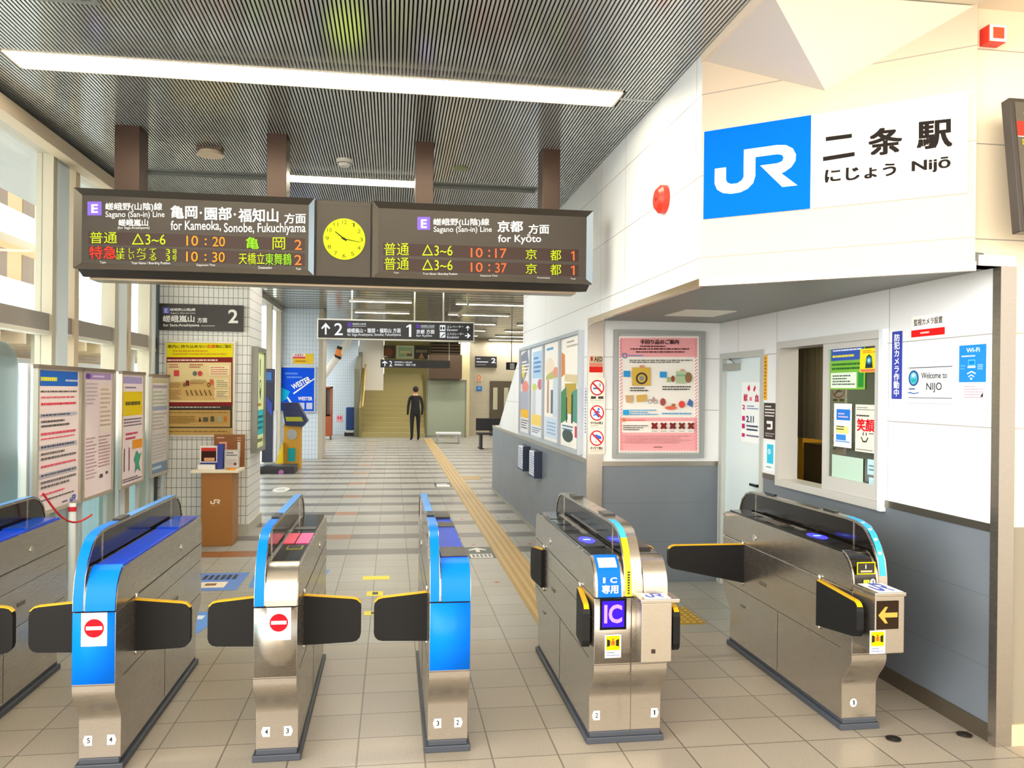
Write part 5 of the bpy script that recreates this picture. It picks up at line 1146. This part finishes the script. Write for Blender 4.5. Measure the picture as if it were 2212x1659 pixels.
# blue bin with broom, on white wall
x0, _ = at(757, 900, 28.5)
t = thing('cleaning_cart', 'blue cleaning cart with an upright black pole in the far left corner', 'cart', (x0, 28.5, 0))
MB().mat('#123a78').box(-.16, 0, .2, .14, .3, 1.0).build('blue_bin', t, bevel=.04)
MB().mat('#1a1a1c').cyl((.20, .1, .1), .03, 1.95, n=8).build('pole', t); MB().mat('#1c1c20').box(-.2, -.1, 0, .45, .4, .12).build('base', t); MB().mat('#d8d8d8').box(-.15, -.05, .12, .10, .0, .2).build('tray', t)
P296 = Plane('Y', 29.6)
Sign('wall_sticker', 'small pink and red sticker low on the far tiled wall', 'sticker', P296, [(727, 897), (740, 911)], .01, '#f0a8b8').art('print', [('r', .2, .2, .4, .6, '#d82a50'), ('r', .6, .2, .8, .6, '#d82a50')], step=.002)
# slanting pipe
P0_, P1_ = at(700, 812, 24), at(748, 742, 24)
t = thing('slanting_brace', 'white slanting steel brace with an orange and black collar in the far left', 'brace', (0, 24, 0))
MB().mat('#e6e2da').tube([(P0_[0] - .5, 0, P0_[1] - .75), (P0_[0], 0, P0_[1]), (P1_[0], 0, P1_[1]), (P1_[0] + .20, 0, 3.36)], .10, 12).build('steel_tube', t)
cxx, czz = at(732, 762, 24)
MB().mat('#f08a3a').tube([(cxx - .02, 0, czz - .09), (cxx + .03, 0, czz + .09)], .112, 12).mat('#1c1a18').tube([(cxx + .03, 0, czz + .09), (cxx + .06, 0, czz + .17)], .113, 12).tube([(cxx - .05, 0, czz - .16), (cxx - .02, 0, czz - .09)], .113, 12).build('warning_collar', t)
# staircase
st = MB().mat(M('#9b8f5e', .6))
for i in range(14): st.box(-1.05, 27.6 + i * .27, 0, 1.1, 27.6 + (i + 1) * .27 if i < 13 else 31.6, .16 * (i + 1))
stair = struct('trim_6', st)
MB().mat(M('#7a6f3a', .5)).prism([(27.5, 0), (31.5, 2.5), (31.5, 3.1), (27.5, 1.0)], 'x', -1.12, -1.05).build('balustrade', stair)
MB().mat('#c9a860').tube([(-1.0, 27.5, 1.05), (-1.0, 31.4, 3.2)], .03).build('handrail', stair)
MB().mat(M('#6a6a58', .4)).prism([(27.9, 0), (31.5, 2.7), (31.5, 3.4), (27.9, 2.3)], 'x', -1.30, -1.13).build('grey_side_panel', stair)
PB2 = Plane('Y', 31.6)
Pd = Plane('Y', 31.55)
for lab, tl, br, bk, ops in (('dark framed poster with a face-like brown picture on the far wall, leftmost of three', (823, 746), (853, 774), '#4a382c', [('e', .55, .55, .28, .35, '#8a5a40'), ('r', 0, 0, .18, .9, '#2a2420'), ('p', [(.1, .9), (.3, .8), (.5, .95)], '#e0d8c8')]), ('pale green landscape poster on the far wall, middle of three', (856, 746), (894, 775), '#d8dcc0', [('r', .12, .12, .92, .88, '#a8c49a'), ('r', .2, .4, .8, .6, '#d8d8a0'), ('r', .6, .6, .9, .8, '#9a6a5a')]), ('dark photographic poster on the far wall, rightmost of three', (895, 747), (926, 776), '#3a322a', [('r', .1, .3, .9, .5, '#8a8070'), ('p', [(.3, .95), (.5, .5), (.7, .95)], '#c08a70')])):
    s_ = Sign('wall_poster', lab, 'poster', Pd, [tl, br], .03, bk); s_.art('print', ops, step=.002)
# louvre
q0, q1 = PB2.uz(930, 742), PB2.uz(1000, 800)
t = thing('louvre_screen', 'dark brown slatted louvre screen high on the far wall', 'louvre', ((q0[0] + q1[0]) / 2, 31.2, q1[1]))
hw_ = (q1[0] - q0[0]) / 2; hh_ = q0[1] - q1[1]
MB().mat('#2a1c14').box(-hw_, .2, -.9, hw_, .398, hh_).build('backing', t)
m = MB().mat('#8a7458')
for i in range(9): m.box(-hw_, .12, i * hh_ / 9 + .03, hw_, .19, i * hh_ / 9 + .075)
m.build('slat', t)
Sign('wall_sticker', 'small orange fire equipment sign beside the far posters', 'sticker', Pd, [(798, 773), (815, 782)], .02, '#e8a060').art('print', [('e', .3, .5, .15, .35, '#c8301a')], step=.002)
# second direction sign
P24 = Plane('Y', 24.)
a = Sign('hanging_sign', 'smaller black hanging direction sign deeper in the hall', 'sign', P24, [(822, 777), (972, 779), (972, 795), (822, 795)], .1, M('#17171a', .4))
a.art('lettering', [('p', [(.055, .85), (.055, .4), (.03, .5), (.02, .42), (.06, .15), (.10, .42), (.09, .5), (.068, .4), (.068, .85)], W3), ('t', .125, .15, .165, .85, '2', W3, .01), ('t', .2, .2, .45, .42, '嵯峨野(山陰)線', W3), ('t', .2, .5, .5, .75, '嵯峨嵐山・園部 方面', W3)], step=.002)
for rx in (.02, a.w - .04): MB().mat('#c9c5b8').box(rx, -.06, a.h, rx + .02, -.04, 3.5 - a.z0).build('hanger_rod', a.root)
P29 = Plane('Y', 29.)
a = Sign('platform_sign', 'black platform 2 sign on the far beige wall', 'sign', P29, [(1026, 769), (1073, 771), (1072, 794), (1026, 793)], .05, '#1a1a1c')
a.art('lettering', [('t', .75, .15, .95, .6, '2', W3, .02), ('d', .06, .15, .35, .3, 1, W3), ('d', .06, .42, .6, .62, 1, W3), ('d', .06, .72, .5, .82, 1, '#b8b8b4')], step=.002)
a = Sign('hanging_sign', 'small black toilet sign hanging on a rod near the far door', 'sign', Plane('Y', 22.), [(1093, 783), (1116, 783), (1116, 799), (1093, 799)], .06, '#1a1a1c')
a.art('pictogram', [('r', .35, .15, .75, .85, '#e8e8ec'), ('e', .46, .35, .04, .08, '#1a1a1c'), ('e', .64, .35, .04, .08, '#1a1a1c'), ('r', .43, .45, .49, .75, '#1a1a1c'), ('r', .61, .45, .67, .75, '#1a1a1c')], step=.002)
MB().mat('#3a3a38').box(a.w / 2 - .01, -.04, a.h, a.w / 2 + .01, -.02, 3.5 - a.z0).build('hanger_rod', a.root)
Sign('wall_sticker', 'small orange no smoking sign on the far beige wall', 'sticker', P29, [(1027, 810), (1041, 825)], .015, '#c9b898').art('print', [('o', .5, .35, .35, .33, .3, '#d8502a'), ('r', .2, .8, .4, .95, '#c8401a'), ('r', .6, .8, .8, .95, '#c8401a')], step=.002)
Sign('wall_sticker', 'small blue square sign below the no smoking sign on the far wall', 'sticker', P29, [(1029, 834), (1041, 845)], .015, '#1a6ab8').art('print', [('r', .25, .25, .75, .6, '#8ac0e8')], step=.002)
dq = P29.uz(1058, 823); d2q = P29.uz(1108, 823)
t = thing('door_2', '', '', (dq[0], 29, 0)); t['kind'] = 'structure'; del t['label']; del t['category']
MB().mat('#4e4434').box(0, -.06, 0, d2q[0] - dq[0], 0, dq[1]).build('door_leaf', t)
for q_ in ((.12, .30), (.52, .72)):
    MB().mat('#b9b49a').box(q_[0], -.07, .95, q_[1] if False else q_[0] + .16, -.06, 1.75).build('door_window', t)
# security camera on ceiling rod
t = thing('security_camera', 'cream security camera hanging from the far ceiling on a short pole', 'camera', (1.30, 14.2, 3.5))
MB().mat('#d8d4c4').cyl((0, 0, -.36), .02, .36, n=10).build('pole', t)
MB().mat('#cfc8ac').prism([(-.20, -.50), (.0, -.36), (.05, -.42), (-.15, -.56)], 'y', -.05, .05).build('camera_body', t, bevel=.008)
# bench
def bench(name, lab, x, y):
    t = thing(name, lab, 'bench', (x, y, 0))
    MB().mat('#1c1c1e').box(-.5, -.2, .40, .6, .25, .45).build('seat', t, bevel=.01)
    MB().mat('#202024').box(-.5, .22, .50, .6, .27, .85).build('backrest', t, bevel=.01)
    for s in (-.38, .48): MB().mat('#222').box(s - .03, -.18, .03, s + .03, .22, .40).box(s - .06, -.26, 0, s + .06, .28, .03).build('leg', t)
M('#222222'); _m[('#222', .5, 0., 0., .5, 0.)] = M('#222222')
bench('bench', 'black metal waiting bench at the right of the far hall', 2.85, 22.5)
# grey-green partition, dark box and white counter seen in the middle distance
t = thing('glass_partition', 'grey-green glass partition at the end of the hall right of the stairs', 'partition', (1.75, 28.0, 0))
MB().mat(M('#98a08c', .3)).box(-.55, 0, .05, .75, .04, 1.95).build('glass_pane', t)
MB().mat('#7a7a6c').box(-.60, -.02, 0, -.55, .06, 2.0).box(.75, -.02, 0, .80, .06, 2.0).box(-.55, -.02, 1.95, .75, .06, 2.0).build('frame', t)
o = MB().mat('#43321f').box(1.2, 27.6, 2.02, 2.35, 28.2, 2.85).build('dark_cabinet'); tag_(o, 'dark brown box-like signboard above the grey-green partition', 'signboard')
t = thing('counter_table', 'low white-topped table at the end of the tactile path', 'table', (1.75, 24.6, 0))
MB().mat('#e8e8ea').box(-.42, 0, .28, .35, .5, .33).build('table_top', t)
for sx_ in (-.38, .27):
    for sy_ in (.04, .42): MB().mat('#b8b8b4').box(sx_, sy_, 0, sx_ + .04, sy_ + .04, .28).build('leg', t)

# ---------------------------------------------------------------- person
def person(x, y, rz):
    t = thing('person', 'person in dark clothes standing in the middle of the far hall', 'person', (x, y, 0), rz)
    me = bpy.data.meshes.new('body')
    J = [(0, 0, .93), (0, 0, 1.12), (0, 0, 1.32), (0, -.005, 1.43), (0, -.01, 1.50), (0, -.015, 1.60), (0, -.01, 1.68),
         (-.10, 0, .88), (-.105, -.01, .50), (-.11, .02, .10), (-.12, -.12, .035), (.10, 0, .88), (.105, -.01, .50), (.11, .02, .10), (.12, -.12, .035),
         (-.18, 0, 1.38), (-.235, .02, 1.12), (-.235, -.05, .88), (-.235, -.07, .80), (.18, 0, 1.38), (.235, .02, 1.12), (.235, -.05, .88), (.235, -.07, .80)]
    Ed = [(0, 1), (1, 2), (2, 3), (3, 4), (4, 5), (5, 6), (0, 7), (7, 8), (8, 9), (9, 10), (0, 11), (11, 12), (12, 13), (13, 14), (3, 15), (15, 16), (16, 17), (17, 18), (3, 19), (19, 20), (20, 21), (21, 22)]
    Rr = [(.15, .11), (.14, .10), (.16, .11), (.10, .08), (.052, .055), (.082, .095), (.07, .08), (.09, .09), (.06, .065), (.045, .045), (.04, .035), (.09, .09), (.06, .065), (.045, .045), (.04, .035), (.06, .06), (.047, .047), (.036, .036), (.025, .03), (.06, .06), (.047, .047), (.036, .036), (.025, .03)]
    # five fingers and a thumb side on each hand
    for hnd, sg in ((18, -1), (22, 1)):
        b = J[hnd]
        for k_, (dx, L) in enumerate(((-.022, .07), (-.008, .08), (.007, .075), (.021, .06))):
            J.append((b[0] + sg * .004, b[1] + dx, b[2] - .045)); J.append((b[0] + sg * .002, b[1] + dx * 1.1, b[2] - .045 - L)); n_ = len(J)
            Ed += [(hnd, n_ - 2), (n_ - 2, n_ - 1)]; Rr += [(.010, .010), (.008, .008)]
        J.append((b[0] - sg * .01, b[1] - .045, b[2] - .03)); J.append((b[0] - sg * .012, b[1] - .055, b[2] - .07)); n_ = len(J)
        Ed += [(hnd, n_ - 2), (n_ - 2, n_ - 1)]; Rr += [(.011, .011), (.009, .009)]
    me.from_pydata(J, Ed, [])
    o = bpy.data.objects.new('body', me); col.objects.link(o)
    sk = o.modifiers.new('skin', 'SKIN'); sk.use_smooth_shade = True
    for i, r in enumerate(Rr): me.skin_vertices[0].data[i].radius = r
    me.skin_vertices[0].data[0].use_root = True
    su = o.modifiers.new('sub', 'SUBSURF'); su.levels = 1; su.render_levels = 1
    dg = bpy.context.evaluated_depsgraph_get(); dg.update()
    m2 = bpy.data.meshes.new_from_object(o.evaluated_get(dg)); bpy.data.objects.remove(o)
    m2.name = 'body'
    m2.materials.clear()
    for h in ('#c79a7c', '#15181f', '#101218'): m2.materials.append(M(h, .8))
    for p in m2.polygons:
        z = p.center.z; p.use_smooth = True
        hand_ = z < .83 and abs(p.center.x) > .19
        p.material_index = 0 if (z > 1.46 or hand_) else (1 if z > .93 else 2)
    o = bpy.data.objects.new('body', m2); col.objects.link(o); o.parent = t
    MB().mat(M('#14110f', .7)).ball((0, .02, 1.655), .108, 16, .88, 1.02, 1.0).build('hair', t)
    f = MB().mat('#c79a7c').prism([(-.012, -.10), (.012, -.10), (0, -.128)], 'z', 1.585, 1.62).mat('#20140f').ball((-.03, -.098, 1.625), .009, 8).ball((.03, -.098, 1.625), .009, 8).mat('#8a4a40').box(-.022, -.102, 1.562, .022, -.094, 1.570)
    f.build('face_features', t)
    for ex in (-.084, .084): MB().mat('#c79a7c').ball((ex, 0, 1.61), .022, 8, .5, 1, 1.3).build('ear', t)
    return t
px_ = at(897, 900, 26.0)
person(px_[0], 26.0, PI + .2)

# ---------------------------------------------------------------- outside the glazed wall
o = MB().mat(M('#b4b6b6', .6)).box(-3.9, 2, 3.62, -2.7, 20, 3.75); tag_(o.build('canopy'), 'grey canopy roof running along the outside of the side windows', 'canopy')
t = thing('apartment_building', 'cream and orange apartment building with balconies outside the side windows', 'building', (-16, 26, 0))
MB().mat(M('#f4d4a4', .7)).box(-3, -16, 0, 0, 16, 13).build('wall', t)
for lv in range(4):
    MB().mat(M('#f6efe0', .7)).box(0, -16, 2.8 * lv + 2.0, .9, 16, 2.8 * lv + 3.1).build('balcony', t)
    for i in range(8):
        w__ = MB().mat('#a88f78').box(-.02, -15 + i * 3.8, 2.8 * lv + 3.2, .03, -12.6 + i * 3.8, 2.8 * lv + 4.5).build('window', t)
        MB().mat('#f2e8d8').box(.03, -13.9 + i * 3.8, 2.8 * lv + 3.2, .06, -13.8 + i * 3.8, 2.8 * lv + 4.5).build('window_bar', w__)
t = thing('bicycle_shed', 'long low shed with a brown slatted roof outside the side windows', 'shed', (-8, 20, 0))
MB().mat('#a5896a').prism([(-1.4, 2.3), (1.2, 2.7), (1.2, 2.8), (-1.4, 2.4)], 'y', -9, 9).build('roof', t)
m = MB().mat('#d8c4a8')
for i in range(18): m.box(-1.4, -8.9 + i, 2.42, 1.2, -8.8 + i, 2.46 + .3)
m.build('roof_rib', t)
MB().mat('#e8ecee').box(-1.2, -8.8, 0, -1.1, 8.8, 2.3).build('rear_panel', t)
for yy in (-8.5, -3, 3, 8.5): MB().mat('#c8c8c0').box(.95, yy, 0, 1.05, yy + .1, 2.65).build('post', t)
